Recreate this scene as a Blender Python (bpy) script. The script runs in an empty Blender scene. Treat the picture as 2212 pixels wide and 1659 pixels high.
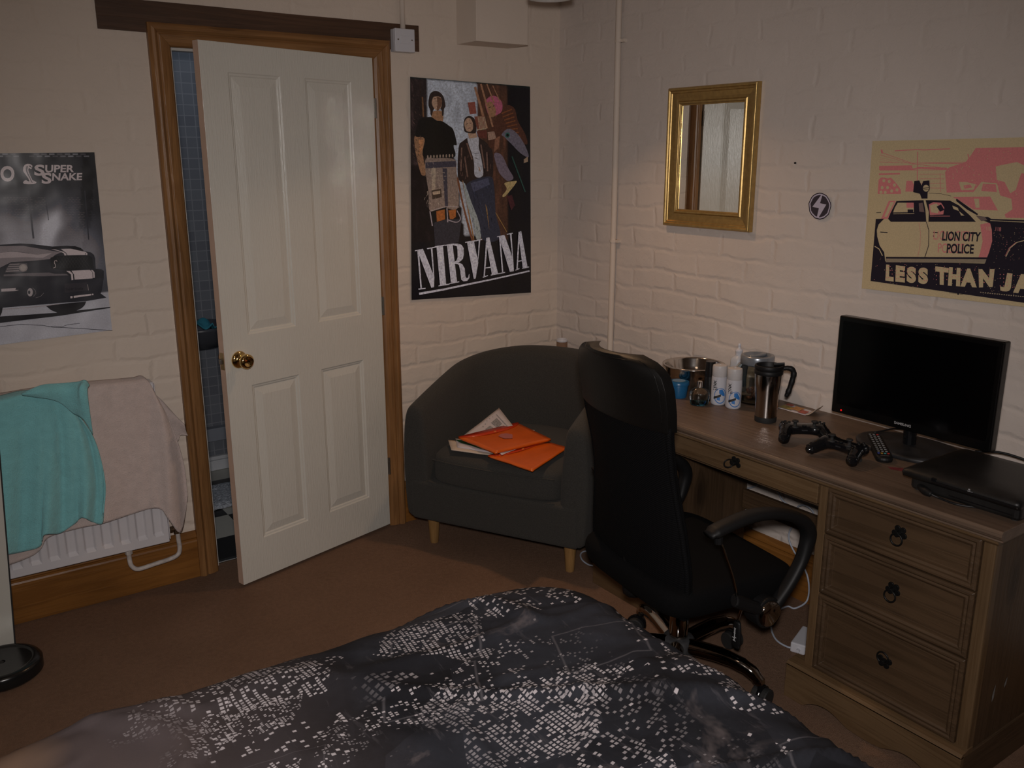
import bpy, bmesh, math, random
from mathutils import Vector, Matrix, noise
random.seed(7)
sc = bpy.context.scene
COL = sc.collection
PI = math.pi
# ------------------------------------------------------------------ camera
IW, IH, FPX = 2212, 1659, 1913.1
CAM = Vector((-2.6252, -3.3517, 1.6152))
YAW, PITCH, ROLL = math.radians(35.1413), math.radians(-14.5177), math.radians(-0.0888)
FWD = Vector((math.sin(YAW)*math.cos(PITCH), math.cos(YAW)*math.cos(PITCH), math.sin(PITCH)))
_ri = Vector((math.cos(YAW), -math.sin(YAW), 0)); _up = _ri.cross(FWD)
RIGHT = _ri*math.cos(ROLL) + _up*math.sin(ROLL)
UP = -_ri*math.sin(ROLL) + _up*math.cos(ROLL)
cd = bpy.data.cameras.new('camera'); cam = bpy.data.objects.new('camera', cd); COL.objects.link(cam)
cd.sensor_width = 36.0; cd.lens = 36.0*FPX/IW; cd.clip_start = 0.02
cam.matrix_world = Matrix(((RIGHT.x, UP.x, -FWD.x, CAM.x), (RIGHT.y, UP.y, -FWD.y, CAM.y), (RIGHT.z, UP.z, -FWD.z, CAM.z), (0, 0, 0, 1)))
sc.camera = cam
# ------------------------------------------------------------------ world, exposure, lights
w = bpy.data.worlds.new('world'); sc.world = w; w.use_nodes = True
w.node_tree.nodes['Background'].inputs[0].default_value = (0.02, 0.022, 0.03, 1)
w.node_tree.nodes['Background'].inputs[1].default_value = 0.4
vs = sc.view_settings; vs.view_transform = 'Standard'; vs.look = 'None'; vs.gamma = 1; vs.use_curve_mapping = False
vs.exposure = 0.0
sc.cycles.use_denoising = True
sc.cycles.use_adaptive_sampling = True; sc.cycles.adaptive_threshold = 0.05; sc.cycles.adaptive_min_samples = 24
sc.cycles.max_bounces = 7; sc.cycles.diffuse_bounces = 3; sc.cycles.glossy_bounces = 3; sc.cycles.transmission_bounces = 8
sc.cycles.sample_clamp_indirect = 0.0; sc.cycles.caustics_reflective = True; sc.cycles.blur_glossy = 0.3
FLASH_E, LAMP_E, ROOM_E = 140.0, 3.0, 1.3
def arealight(name, loc, target, energy, col, size, shape='DISK', spread=None):
    l = bpy.data.lights.new(name, 'AREA'); l.energy = energy; l.color = col; l.shape = shape; l.size = size
    if spread: l.spread = spread
    o = bpy.data.objects.new(name, l); COL.objects.link(o); o.location = loc
    o.rotation_euler = (Vector(target) - Vector(loc)).to_track_quat('-Z', 'Y').to_euler()
    return o
fl = bpy.data.lights.new('camera_flash', 'SPOT'); fl.energy = FLASH_E; fl.color = (1.0, 0.93, 0.90); fl.spot_size = math.radians(103); fl.spot_blend = 1.0; fl.shadow_soft_size = 0.05
fo = bpy.data.objects.new('camera_flash', fl); COL.objects.link(fo); fo.location = CAM + UP*0.10 - FWD*0.03; fo.rotation_euler = (FWD - UP*.15).to_track_quat('-Z', 'Y').to_euler()
LAMPX, LAMPY, LAMPZ = -0.60, -0.71, 2.165
arealight('spotlight_bulb_light', (LAMPX, LAMPY, LAMPZ), (-0.9, -1.15, 0), LAMP_E, (1.0, 0.60, 0.33), 0.07, spread=math.radians(120))
arealight('room_fill_light', (-2.35, -2.3, 2.36), (-2.2, -2.1, 0), ROOM_E, (1.0, 0.72, 0.5), 0.5)  # added broad warm fill under the ceiling, out of view, no fitting of its own

# ------------------------------------------------------------------ helpers
def ray(px, py):
    return RIGHT*((px-IW/2)/FPX) - UP*((py-IH/2)/FPX) + FWD
def onX(px, py, x): d = ray(px, py); return CAM + d*((x-CAM.x)/d.x)
def onY(px, py, y): d = ray(px, py); return CAM + d*((y-CAM.y)/d.y)
def onZ(px, py, z): d = ray(px, py); return CAM + d*((z-CAM.z)/d.z)

def srgb(r, g, b):
    f = lambda c: (c/255/12.92) if c/255 <= .04045 else ((c/255+.055)/1.055)**2.4
    return (f(r), f(g), f(b))
MATS = {}
def mat(name, col, rough=0.6, metal=0.0, spec=0.5, noise_s=0, noise_amt=0.1, bump=0, bump_s=200, trans=0, ior=1.45, emit=None, coat=0, alpha=1, sheen=0, bump_d=0.002, coat_rough=0.1):
    if name in MATS: return MATS[name]
    m = bpy.data.materials.new(name); m.use_nodes = True; nt = m.node_tree; N = nt.nodes; L = nt.links
    b = N['Principled BSDF']
    b.inputs['Base Color'].default_value = (*col, 1); b.inputs['Roughness'].default_value = rough
    b.inputs['Metallic'].default_value = metal; b.inputs['Specular IOR Level'].default_value = spec
    b.inputs['IOR'].default_value = ior; b.inputs['Transmission Weight'].default_value = trans
    b.inputs['Coat Weight'].default_value = coat; b.inputs['Coat Roughness'].default_value = coat_rough
    b.inputs['Alpha'].default_value = alpha; b.inputs['Sheen Weight'].default_value = sheen
    if emit:
        b.inputs['Emission Color'].default_value = (*emit[0], 1); b.inputs['Emission Strength'].default_value = emit[1]
    tc = N.new('ShaderNodeTexCoord')
    if noise_s:
        n = N.new('ShaderNodeTexNoise'); n.inputs['Scale'].default_value = noise_s; n.inputs['Detail'].default_value = 6
        L.new(tc.outputs['Object'], n.inputs['Vector'])
        mr = N.new('ShaderNodeMapRange'); mr.inputs[1].default_value = .3; mr.inputs[2].default_value = .7
        mr.inputs[3].default_value = 1-noise_amt; mr.inputs[4].default_value = 1+noise_amt
        L.new(n.outputs['Fac'], mr.inputs[0])
        mx = N.new('ShaderNodeVectorMath'); mx.operation = 'SCALE'; mx.inputs[0].default_value = col
        L.new(mr.outputs[0], mx.inputs['Scale']); L.new(mx.outputs[0], b.inputs['Base Color'])
    if bump:
        n2 = N.new('ShaderNodeTexNoise'); n2.inputs['Scale'].default_value = bump_s; n2.inputs['Detail'].default_value = 4
        L.new(tc.outputs['Object'], n2.inputs['Vector'])
        bp = N.new('ShaderNodeBump'); bp.inputs['Strength'].default_value = bump; bp.inputs['Distance'].default_value = bump_d
        L.new(n2.outputs['Fac'], bp.inputs['Height']); L.new(bp.outputs[0], b.inputs['Normal'])
    MATS[name] = m
    return m

class G:
    """tiny node-graph helper"""
    def __init__(s, name):
        s.m = bpy.data.materials.new(name); s.m.use_nodes = True; s.nt = s.m.node_tree
        s.b = s.nt.nodes['Principled BSDF']; s.tc = s.nt.nodes.new('ShaderNodeTexCoord'); MATS[name] = s.m
    def n(s, t, **kw):
        nd = s.nt.nodes.new(t)
        for k, v in kw.items():
            if k.startswith('i_'):
                nd.inputs[k[2:].replace('_', ' ')].default_value = v
            elif k[0] == 'I': nd.inputs[int(k[1:])].default_value = v
            else: setattr(nd, k, v)
        return nd
    def l(s, a, b): s.nt.links.new(a, b); return b.node
    def math(s, op, a, b=None, c=None, clamp=False):
        nd = s.nt.nodes.new('ShaderNodeMath'); nd.operation = op; nd.use_clamp = clamp
        for i, v in enumerate((a, b, c)):
            if v is None: continue
            if isinstance(v, (int, float)): nd.inputs[i].default_value = v
            else: s.l(v, nd.inputs[i])
        return nd.outputs[0]
    def vmath(s, op, a, b=None, scale=None):
        nd = s.nt.nodes.new('ShaderNodeVectorMath'); nd.operation = op
        for i, v in enumerate((a, b)):
            if v is None: continue
            if isinstance(v, (tuple, list)): nd.inputs[i].default_value = v
            else: s.l(v, nd.inputs[i])
        if scale is not None:
            if isinstance(scale, (int, float)): nd.inputs['Scale'].default_value = scale
            else: s.l(scale, nd.inputs['Scale'])
        return nd.outputs[0]
    def mix(s, f, a, b, blend='MIX'):
        nd = s.nt.nodes.new('ShaderNodeMix'); nd.data_type = 'RGBA'; nd.blend_type = blend
        for sock, v in ((nd.inputs[0], f), (nd.inputs[6], a), (nd.inputs[7], b)):
            if isinstance(v, (int, float)): sock.default_value = v
            elif isinstance(v, tuple): sock.default_value = (*v[:3], 1)
            else: s.l(v, sock)
        return nd.outputs[2]
    def ramp(s, f, a, b, lo=0., hi=1.):
        nd = s.n('ShaderNodeMapRange'); nd.inputs[1].default_value = a; nd.inputs[2].default_value = b
        nd.inputs[3].default_value = lo; nd.inputs[4].default_value = hi
        s.l(f, nd.inputs[0]); return nd.outputs[0]
    def noise(s, vec, scale, detail=4, rough=.5, out='Fac', dist=0):
        nd = s.n('ShaderNodeTexNoise'); nd.inputs['Scale'].default_value = scale; nd.inputs['Detail'].default_value = detail
        nd.inputs['Roughness'].default_value = rough; nd.inputs['Distortion'].default_value = dist
        s.l(vec, nd.inputs['Vector']); return nd.outputs[out]
    def base(s, c, rough=None, spec=None):
        if isinstance(c, tuple): s.b.inputs['Base Color'].default_value = (*c, 1)
        else: s.l(c, s.b.inputs['Base Color'])
        if rough is not None: s.b.inputs['Roughness'].default_value = rough
        if spec is not None: s.b.inputs['Specular IOR Level'].default_value = spec
    def bump(s, h, dist, strength=1, chain=None):
        nd = s.n('ShaderNodeBump'); nd.inputs['Distance'].default_value = dist; nd.inputs['Strength'].default_value = strength
        s.l(h, nd.inputs['Height'])
        if chain: s.l(chain, nd.inputs['Normal'])
        s.l(nd.outputs[0], s.b.inputs['Normal']); return nd.outputs[0]

def bm_new(): return bmesh.new()
def tag(o, label=None, cat=None, group=None, kind=None):
    if label: o['label'] = label
    if cat: o['category'] = cat
    if group: o['group'] = group
    if kind: o['kind'] = kind
    return o
def obj(name, bm, m, parent=None, smooth=False, bevel=0, seg=2, subsurf=0, solid=0, M=None, angle=35):
    me = bpy.data.meshes.new(name)
    if M is not None: bm.transform(M)
    bmesh.ops.recalc_face_normals(bm, faces=bm.faces[:]) if smooth != 'keep' else None
    bm.to_mesh(me); bm.free()
    ms = m if isinstance(m, (list, tuple)) else [m]
    for x in ms: me.materials.append(x)
    if smooth:
        for p in me.polygons: p.use_smooth = True
    o = bpy.data.objects.new(name, me); COL.objects.link(o)
    if parent: o.parent = parent
    if bevel:
        b = o.modifiers.new('bevel', 'BEVEL'); b.width = bevel; b.segments = seg; b.limit_method = 'ANGLE'; b.angle_limit = math.radians(40)
        b.harden_normals = False
    if solid:
        s = o.modifiers.new('solid', 'SOLIDIFY'); s.thickness = solid; s.offset = 0
    if subsurf:
        s = o.modifiers.new('sub', 'SUBSURF'); s.levels = subsurf; s.render_levels = subsurf
    return o
def empty(name, loc=(0, 0, 0), rz=0, rot=None):
    o = bpy.data.objects.new(name, None); COL.objects.link(o); o.location = loc
    o.rotation_euler = rot if rot else (0, 0, rz); o.empty_display_size = .05
    return o
def box(bm, x0, x1, y0, y1, z0, z1, mi=0):
    vs = [bm.verts.new(p) for p in ((x0, y0, z0), (x1, y0, z0), (x1, y1, z0), (x0, y1, z0), (x0, y0, z1), (x1, y0, z1), (x1, y1, z1), (x0, y1, z1))]
    for f in ((0, 3, 2, 1), (4, 5, 6, 7), (0, 1, 5, 4), (1, 2, 6, 5), (2, 3, 7, 6), (3, 0, 4, 7)):
        bm.faces.new([vs[i] for i in f]).material_index = mi
    return vs
def prism(bm, poly, fn, d0, d1):
    """poly: 2D outline, fn(u,v,d)->3D"""
    a = [bm.verts.new(fn(u, v, d0)) for u, v in poly]; b = [bm.verts.new(fn(u, v, d1)) for u, v in poly]
    bm.faces.new(a); bm.faces.new(list(reversed(b))); n = len(a)
    for i in range(n): bm.faces.new((a[i], b[i], b[(i+1) % n], a[(i+1) % n]))
def lathe(bm, prof, cx=0, cy=0, n=40, cap=True, z0=0, ax=None):
    rings = []
    for r, z in prof:
        if r < 1e-6: rings.append([bm.verts.new((cx, cy, z+z0))])
        else: rings.append([bm.verts.new((cx+r*math.cos(2*PI*i/n), cy+r*math.sin(2*PI*i/n), z+z0)) for i in range(n)])
    for a, b in zip(rings[:-1], rings[1:]):
        if len(a) == 1 and len(b) == 1: continue
        for i in range(n):
            j = (i+1) % n
            if len(a) == 1: bm.faces.new((a[0], b[j], b[i]))
            elif len(b) == 1: bm.faces.new((a[i], a[j], b[0]))
            else: bm.faces.new((a[i], a[j], b[j], b[i]))
    if cap:
        if len(rings[0]) > 1: bm.faces.new(list(reversed(rings[0])))
        if len(rings[-1]) > 1: bm.faces.new(rings[-1])
def catmull(pts, sub=6, closed=False):
    P = [Vector(p) for p in pts]; n = len(P); out = []
    rng = range(n if closed else n-1)
    for i in rng:
        p0 = P[(i-1) % n] if closed or i > 0 else P[0]*2-P[1]; p1 = P[i]; p2 = P[(i+1) % n]
        p3 = P[(i+2) % n] if closed or i+2 < n else P[-1]*2-P[-2]
        for k in range(sub):
            t = k/sub
            out.append(.5*((2*p1)+(-p0+p2)*t+(2*p0-5*p1+4*p2-p3)*t*t+(-p0+3*p1-3*p2+p3)*t**3))
    if not closed: out.append(P[-1])
    return out
def tube(bm, pts, r, n=8, sub=6, closed=False, raw=False, rs=None, flat=1.0, upv=None):
    P = pts if raw else catmull(pts, sub, closed)
    P = [Vector(p) for p in P]; m = len(P); rings = []; prev = None
    for i, p in enumerate(P):
        if closed: t = P[(i+1) % m]-P[(i-1) % m]
        else: t = P[min(i+1, m-1)]-P[max(i-1, 0)]
        t.normalize()
        if upv is not None: u = t.cross(Vector(upv)).normalized()
        elif prev is None:
            u = t.orthogonal().normalized()
        else:
            u = (prev-t*prev.dot(t)).normalized()
        prev = u; v = t.cross(u)
        rr = rs[int(i*(len(rs)-1)/(m-1)+.5)] if rs else r
        rings.append([bm.verts.new(p+u*(rr*math.cos(2*PI*k/n))+v*(rr*flat*math.sin(2*PI*k/n))) for k in range(n)])
    for i in range(m if closed else m-1):
        a, b = rings[i], rings[(i+1) % m]
        for k in range(n): bm.faces.new((a[k], a[(k+1) % n], b[(k+1) % n], b[k]))
    if not closed: bm.faces.new(list(reversed(rings[0]))); bm.faces.new(rings[-1])
def loft(bm, rings, cap=True, closed=False):
    R = [[bm.verts.new(p) for p in r] for r in rings]; n = len(R[0])
    for i in range(len(R) if closed else len(R)-1):
        a, b = R[i], R[(i+1) % len(R)]
        for k in range(n): bm.faces.new((a[k], a[(k+1) % n], b[(k+1) % n], b[k]))
    if cap and not closed: bm.faces.new(list(reversed(R[0]))); bm.faces.new(R[-1])
def grid(bm, nu, nv, fn):
    V = [[bm.verts.new(fn(i/nu, j/nv)) for j in range(nv+1)] for i in range(nu+1)]
    for i in range(nu):
        for j in range(nv): bm.faces.new((V[i][j], V[i+1][j], V[i+1][j+1], V[i][j+1]))
    return V
def rounded(w, h, r, n=5):
    out = []
    for cx, cy, a0 in ((w-r, h-r, 0), (-w+r, h-r, 90), (-w+r, -h+r, 180), (w-r, -h+r, 270)):
        for k in range(n+1):
            a = math.radians(a0+90*k/n); out.append((cx+r*math.cos(a), cy+r*math.sin(a)))
    return out
def ellipsoid(bm, c, rx, ry, rz, nu=16, nv=10, M=None):
    res = bmesh.ops.create_uvsphere(bm, u_segments=nu, v_segments=nv, radius=1)
    T = Matrix.Translation(c) @ (M if M else Matrix.Identity(4)) @ Matrix.Diagonal((rx, ry, rz, 1))
    bmesh.ops.transform(bm, matrix=T, verts=res['verts'])
# ---- flat lettering: outlines of the built-in font mapped onto a quad (tl,tr,br,bl) of 3D points
def text_bm(bm, s, quad, lay=None, col=None, shear=0, bold=0, tf=None):
    cu = bpy.data.curves.new('t', 'FONT'); cu.body = s; cu.resolution_u = 4; cu.offset = bold
    o = bpy.data.objects.new('t', cu); me = bpy.data.meshes.new_from_object(o)
    xs = [v.co.x for v in me.vertices]; ys = [v.co.y for v in me.vertices]
    if not xs: return
    x0, x1, y0, y1 = min(xs), max(xs), min(ys), max(ys); tl, tr, br, bl = [Vector(q) for q in quad]
    V = []
    for v in me.vertices:
        u = (v.co.x-x0)/(x1-x0); t = (v.co.y-y0)/(y1-y0)
        p = (bl*(1-u)+br*u)*(1-t)+(tl*(1-u)+tr*u)*t
        V.append(bm.verts.new(tf(p) if tf else p))
    for p in me.polygons:
        try: f = bm.faces.new([V[i] for i in p.vertices])
        except ValueError: continue
        if lay is not None:
            for lp in f.loops: lp[lay] = (*col, 1)
    bpy.data.objects.remove(o); bpy.data.curves.remove(cu); bpy.data.meshes.remove(me)

class Art:
    """flat print on a wall plane; outlines are given in photo coordinates and put on the wall"""
    def __init__(s, axis, base, step=-0.00025):
        s.axis = axis; s.base = base; s.step = step; s.bm = bm_new(); s.lay = s.bm.loops.layers.float_color.new('ink'); s.k = 1
        s.c = (0, 0, 1.0)
    def P(s, x, y, k):
        ox, oy, sc_ = s.c; v = s.base+s.step*k
        return onY(ox+x/sc_, oy+y/sc_, v) if s.axis == 'y' else onX(ox+x/sc_, oy+y/sc_, v)
    def crop(s, ox, oy, sc_): s.c = (ox, oy, sc_)
    def poly(s, pts, col, k=None, smooth=False):
        if smooth or (getattr(s, 'sm', False) and len(pts) >= 6): pts = [(p.x, p.y) for p in catmull([(a, b, 0) for a, b in pts], 5, True)]
        if k is None: s.k += .05; k = s.k
        f = s.bm.faces.new([s.bm.verts.new(s.P(x, y, k)) for x, y in pts])
        for lp in f.loops: lp[s.lay] = (*col, 1)
    def line(s, pts, wd, col, taper=False):
        n = len(pts); L = []; R = []
        for i, (x, y) in enumerate(pts):
            a = pts[max(i-1, 0)]; b = pts[min(i+1, n-1)]; dx, dy = b[0]-a[0], b[1]-a[1]; l = math.hypot(dx, dy) or 1
            h = wd/2*(1 if not taper else (1-i/(n-1)*.8)); L.append((x-dy/l*h, y+dx/l*h)); R.append((x+dy/l*h, y-dx/l*h))
        s.poly(L+R[::-1], col)
    def circle(s, x, y, rx, ry, col, n=20, rot=0):
        s.poly([(x+rx*math.cos(2*PI*i/n)*math.cos(rot)-ry*math.sin(2*PI*i/n)*math.sin(rot), y+rx*math.cos(2*PI*i/n)*math.sin(rot)+ry*math.sin(2*PI*i/n)*math.cos(rot)) for i in range(n)], col)
    def patch(s, quad, nu, nv, fn, k=None):
        """gradient patch; fn(u,v)->colour"""
        if k is None: s.k += .05; k = s.k
        (ax, ay), (bx, by), (cx, cy), (dx, dy) = quad; V = []
        for i in range(nu+1):
            row = []
            for j in range(nv+1):
                u, v = i/nu, j/nv
                x = (ax*(1-u)+bx*u)*(1-v)+(dx*(1-u)+cx*u)*v; y = (ay*(1-u)+by*u)*(1-v)+(dy*(1-u)+cy*u)*v
                row.append((s.bm.verts.new(s.P(x, y, k)), fn(u, v)))
            V.append(row)
        for i in range(nu):
            for j in range(nv):
                q = (V[i][j], V[i+1][j], V[i+1][j+1], V[i][j+1])
                f = s.bm.faces.new([a for a, _ in q])
                for lp, (_, c) in zip(f.loops, q): lp[s.lay] = (*c, 1)
    def text(s, t, quad, col, bold=0):
        s.k += .05
        text_bm(s.bm, t, [s.P(x, y, s.k) for x, y in quad], s.lay, col, bold=bold)
    def done(s, name, m, parent): return obj(name, s.bm, m, parent, smooth='')
def ink_mat(name, rough, spec, grain=.15, gs=900, wav=0, mul=1.0, coat=0):
    g = G(name); a = g.n('ShaderNodeAttribute'); a.attribute_name = 'ink'
    nz = g.noise(g.tc.outputs['Object'], gs*.25, 6, .7)
    f = g.ramp(nz, .3, .7, mul*(1-grain), mul*(1+grain))
    g.base(g.vmath('SCALE', a.outputs['Color'], None, f), rough, spec)
    if coat: g.b.inputs['Coat Weight'].default_value = coat; g.b.inputs['Coat Roughness'].default_value = .12
    if wav: g.bump(g.noise(g.tc.outputs['Object'], 5, 2), wav)
    return g.m
# ------------------------------------------------------------------ surface materials
def wall_mat(name, ax, tint):
    g = G(name); sp = g.n('ShaderNodeSeparateXYZ'); g.l(g.tc.outputs['Object'], sp.inputs[0])
    cb = g.n('ShaderNodeCombineXYZ'); g.l(sp.outputs[ax], cb.inputs[0]); g.l(sp.outputs[2], cb.inputs[1])
    P = cb.outputs[0]
    wob = g.noise(P, 3.5, 3, .5, 'Color'); wob2 = g.noise(P, 22, 3, .5, 'Color')
    Pw = g.vmath('ADD', P, g.vmath('SCALE', wob, None, .06)); Pw = g.vmath('ADD', Pw, g.vmath('SCALE', wob2, None, .02))
    br = g.n('ShaderNodeTexBrick'); br.offset = .5; br.squash = 1
    for k, v in (('Scale', 1.0), ('Mortar Size', .015), ('Mortar Smooth', 1.0), ('Brick Width', .245), ('Row Height', .085), ('Bias', 0)): br.inputs[k].default_value = v
    br.inputs['Color1'].default_value = (.35, .35, .35, 1); br.inputs['Color2'].default_value = (.65, .65, .65, 1)
    g.l(Pw, br.inputs['Vector'])
    brick = g.math('SUBTRACT', 1, br.outputs['Fac'])
    fade = g.ramp(g.noise(P, 4.5, 4), .38, .62, .08, 1)
    low = g.ramp(sp.outputs[2], 2.0, .6, .35, 1.1)
    h1 = g.math('MULTIPLY', g.math('MULTIPLY', brick, fade), low)
    per = g.math('MULTIPLY', g.vmath('LENGTH', br.outputs['Color']) if False else br.outputs['Color'], .35)
    h2 = g.math('MULTIPLY', g.noise(P, 9, 5, .62, dist=.6), .95)
    h3 = g.math('MULTIPLY', g.noise(P, 45, 4, .65), .28)
    cr = g.n('ShaderNodeTexVoronoi'); cr.feature = 'DISTANCE_TO_EDGE'; cr.inputs['Scale'].default_value = 6.5; cr.inputs['Randomness'].default_value = 1
    g.l(g.vmath('ADD', P, g.vmath('SCALE', wob2, None, .12)), cr.inputs['Vector'])
    crk = g.ramp(cr.outputs['Distance'], 0, .02, -.07, 0)
    h = g.math('ADD', g.math('ADD', h1, per), g.math('ADD', g.math('ADD', h2, h3), crk))
    g.bump(h, .0056, .58)
    blot = g.ramp(g.noise(P, 1.7, 3), .3, .7, .96, 1.04)
    chip = g.ramp(g.noise(P, 14, 5, .7), .74, .77, 0, 1)
    chip = g.math('MULTIPLY', chip, g.ramp(sp.outputs[2], 1.1, .7, 0, .8))
    c = g.mix(chip, g.vmath('SCALE', tint, None, blot) if False else tint, (.28, .17, .12))
    sc2 = g.vmath('SCALE', c, None, blot)
    g.base(sc2, .62, .28)
    return g.m
MW_A = wall_mat('painted_brick_back', 0, (.66, .565, .48))
MW_B = wall_mat('painted_brick_right', 1, (.645, .572, .52))
M_PLAST = mat('plain_paint', (.66, .57, .49), .7, noise_s=3, noise_amt=.03, bump=.3, bump_s=60)
def wood_mat(name, c1, c2, c3, axis, rough=.45, scale=1.0, knots=.5, spec=.4):
    """pine: grain runs along `axis` (0,1,2)"""
    g = G(name); mp = g.n('ShaderNodeMapping'); s = [22*scale]*3; s[axis] = 1.1*scale; mp.inputs['Scale'].default_value = s
    g.l(g.tc.outputs['Object'], mp.inputs['Vector'])
    n1 = g.noise(mp.outputs[0], 1.0, 5, .6, dist=.8)
    n2 = g.noise(mp.outputs[0], 4.5, 4, .65)
    mp2 = g.n('ShaderNodeMapping'); s2 = [9*scale]*3; s2[axis] = 3.5*scale; mp2.inputs['Scale'].default_value = s2; g.l(g.tc.outputs['Object'], mp2.inputs['Vector'])
    vo = g.n('ShaderNodeTexVoronoi'); vo.inputs['Scale'].default_value = .55; g.l(mp2.outputs[0], vo.inputs['Vector'])
    kn = g.ramp(vo.outputs['Distance'], .05, .16, 1, 0)
    rings = g.math('SINE', g.math('MULTIPLY', g.math('ADD', g.math('MULTIPLY', n1, 9), g.math('MULTIPLY', kn, 2)), 4.0))
    f1 = g.ramp(rings, -1, 1, 0, 1)
    c = g.mix(g.math('MULTIPLY', f1, .75), c1, c2)
    c = g.mix(g.ramp(n2, .55, .75, 0, .6), c, c3)
    c = g.mix(g.math('MULTIPLY', kn, knots), c, tuple(x*.35 for x in c3))
    big = g.ramp(g.noise(g.tc.outputs['Object'], 2.5, 3), .3, .7, .8, 1.2)
    g.base(g.vmath('SCALE', c, None, big), rough, spec)
    g.bump(g.math('ADD', f1, g.math('MULTIPLY', n2, .8)), .0006, .6)
    return g.m
ARC = [wood_mat('architrave_pine_%s' % 'xyz'[a], (.27, .132, .048), (.20, .093, .032), (.11, .048, .017), a, .4) for a in range(3)]
SKI = [wood_mat('skirting_pine_%s' % 'xyz'[a], (.235, .098, .022), (.17, .068, .015), (.09, .035, .008), a, .38, .6) for a in range(3)]
DSK = [wood_mat('desk_pine_%s' % 'xyz'[a], (.135, .083, .042), (.100, .058, .027), (.06, .034, .015), a, .42, .8, .6) for a in range(3)]
DSKT = wood_mat('desk_top_pine', (.15, .102, .072), (.12, .080, .055), (.06, .038, .025), 1, .42, .55, .7)
DSKD = [wood_mat('desk_dark_pine_%s' % 'xyz'[a], (.078, .046, .024), (.055, .032, .016), (.03, .017, .009), a, .5, .8, .6) for a in range(3)]
BEAM = wood_mat('dark_beam', (.085, .042, .022), (.06, .030, .015), (.03, .015, .008), 0, .6, .7, .3)

def carpet_mat():
    g = G('brown_carpet'); P = g.tc.outputs['Object']
    a = g.noise(P, 420, 3, .7); b = g.noise(P, 3, 4, .6); d = g.noise(P, 60, 3, .6)
    c = g.mix(g.ramp(a, .35, .65), (.178, .105, .068), (.29, .178, .12))
    c = g.mix(g.ramp(d, .4, .7, 0, .5), c, (.175, .106, .071))
    g.base(g.vmath('SCALE', c, None, g.ramp(b, .3, .7, .9, 1.08)), .95, .1)
    g.bump(g.math('ADD', a, g.math('MULTIPLY', d, .8)), .005, .9)
    return g.m
M_CARPET = carpet_mat()
def gloss_paint(name, c, rough=.22, grain=1.0, bumpd=.0004):
    g = G(name); mp = g.n('ShaderNodeMapping'); mp.inputs['Scale'].default_value = (1, 1, .12); g.l(g.tc.outputs['Object'], mp.inputs['Vector'])
    n = g.noise(mp.outputs[0], 170, 4, .65); big = g.ramp(g.noise(g.tc.outputs['Object'], 3, 3), .3, .7, .97, 1.03)
    g.base(g.vmath('SCALE', c, None, big), rough, .5); g.bump(n, bumpd, grain); return g.m
M_DOOR = gloss_paint('door_gloss_white', (.63, .61, .55), .27, 1.0, .0017)
M_DEDGE = mat('door_edge_primer', (.60, .42, .32), .6, noise_s=8)
M_WHITE = mat('white_gloss_trim', (.62, .58, .53), .35)
M_WPL = mat('white_plastic', (.60, .60, .64), .35)
M_BRASS = mat('polished_brass', (.78, .55, .22), .12, 1.0)
M_STEEL = mat('hinge_steel', (.35, .33, .3), .35, 1.0)
M_CHROME = mat('chrome', (.75, .72, .68), .06, 1.0)
M_BLKP = mat('black_plastic', (.007, .007, .0075), .52, spec=.35)
M_BLKG = mat('gloss_black_plastic', (.006, .006, .007), .10)
M_RUB = mat('black_rubber', (.015, .015, .015), .7)

# ------------------------------------------------------------------ room shell
RX0, RY0, RZ1 = -3.7, -4.3, 2.46
OX0, OX1, OZ = -1.742, -0.905, 2.015          # rough opening in the door wall
def struct(name, bm, m, parent=None, **k):
    o = obj(name, bm, m, parent, **k)
    if not parent: o['kind'] = 'structure'
    return o
bm = bm_new(); T = .12
prof = [(RX0, 0), (OX0, 0), (OX0, OZ), (OX1, OZ), (OX1, 0), (0.12, 0), (0.12, RZ1), (RX0, RZ1)]
prism(bm, prof, lambda u, v, d: (u, d, v), 0, T)
struct('wall_back', bm, MW_A)
bm = bm_new(); box(bm, 0, .12, RY0, 0, 0, RZ1); struct('wall_right', bm, MW_B)
bm = bm_new(); box(bm, RX0-.12, RX0, RY0, T, 0, RZ1); struct('wall_left', bm, M_PLAST)
bm = bm_new(); box(bm, RX0-.12, .12, RY0-.12, RY0, 0, RZ1); struct('wall_front', bm, M_PLAST)
bm = bm_new(); box(bm, RX0-.12, .12, RY0-.12, .06, -.1, 0); struct('floor', bm, M_CARPET)
bm = bm_new(); box(bm, RX0-.12, .12, RY0-.12, T, RZ1, RZ1+.1); struct('ceiling', bm, M_PLAST)
# skirting boards: flat board with moulded top
def skirt_prof():
    return [(0, 0), (.019, 0), (.019, .150), (.016, .156), (.016, .163), (.0195, .168), (.018, .176), (.011, .184), (.006, .190), (0, .192)]
def skirting(name, x0, x1, wall):
    bm = bm_new()
    if wall == 'A': prism(bm, skirt_prof(), lambda u, v, d: (d, -u, v), x0, x1); m = SKI[0]
    else: prism(bm, skirt_prof(), lambda u, v, d: (-u, d, v), x0, x1); m = SKI[1]
    struct(name, bm, m, bevel=.001, seg=1)
skirting('baseboard_back_left', RX0, -1.789, 'A'); skirting('baseboard_back_right', -.868, -.0195, 'A'); skirting('baseboard_right', RY0, 0, 'B')
# lintel beam let into the brickwork
bm = bm_new(); grid_pts = []
box(bm, -1.942, -.729, -.006, .0, 2.022, 2.121)
bmesh.ops.subdivide_edges(bm, edges=bm.edges[:], cuts=6, use_grid_fill=True)
for v in bm.verts:
    n_ = noise.noise(Vector((v.co.x*9, v.co.z*30, 1))); v.co.z += .004*n_*(1 if abs(v.co.z-2.0715) > .045 else 0)
struct('trim_1', bm, BEAM)
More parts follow.
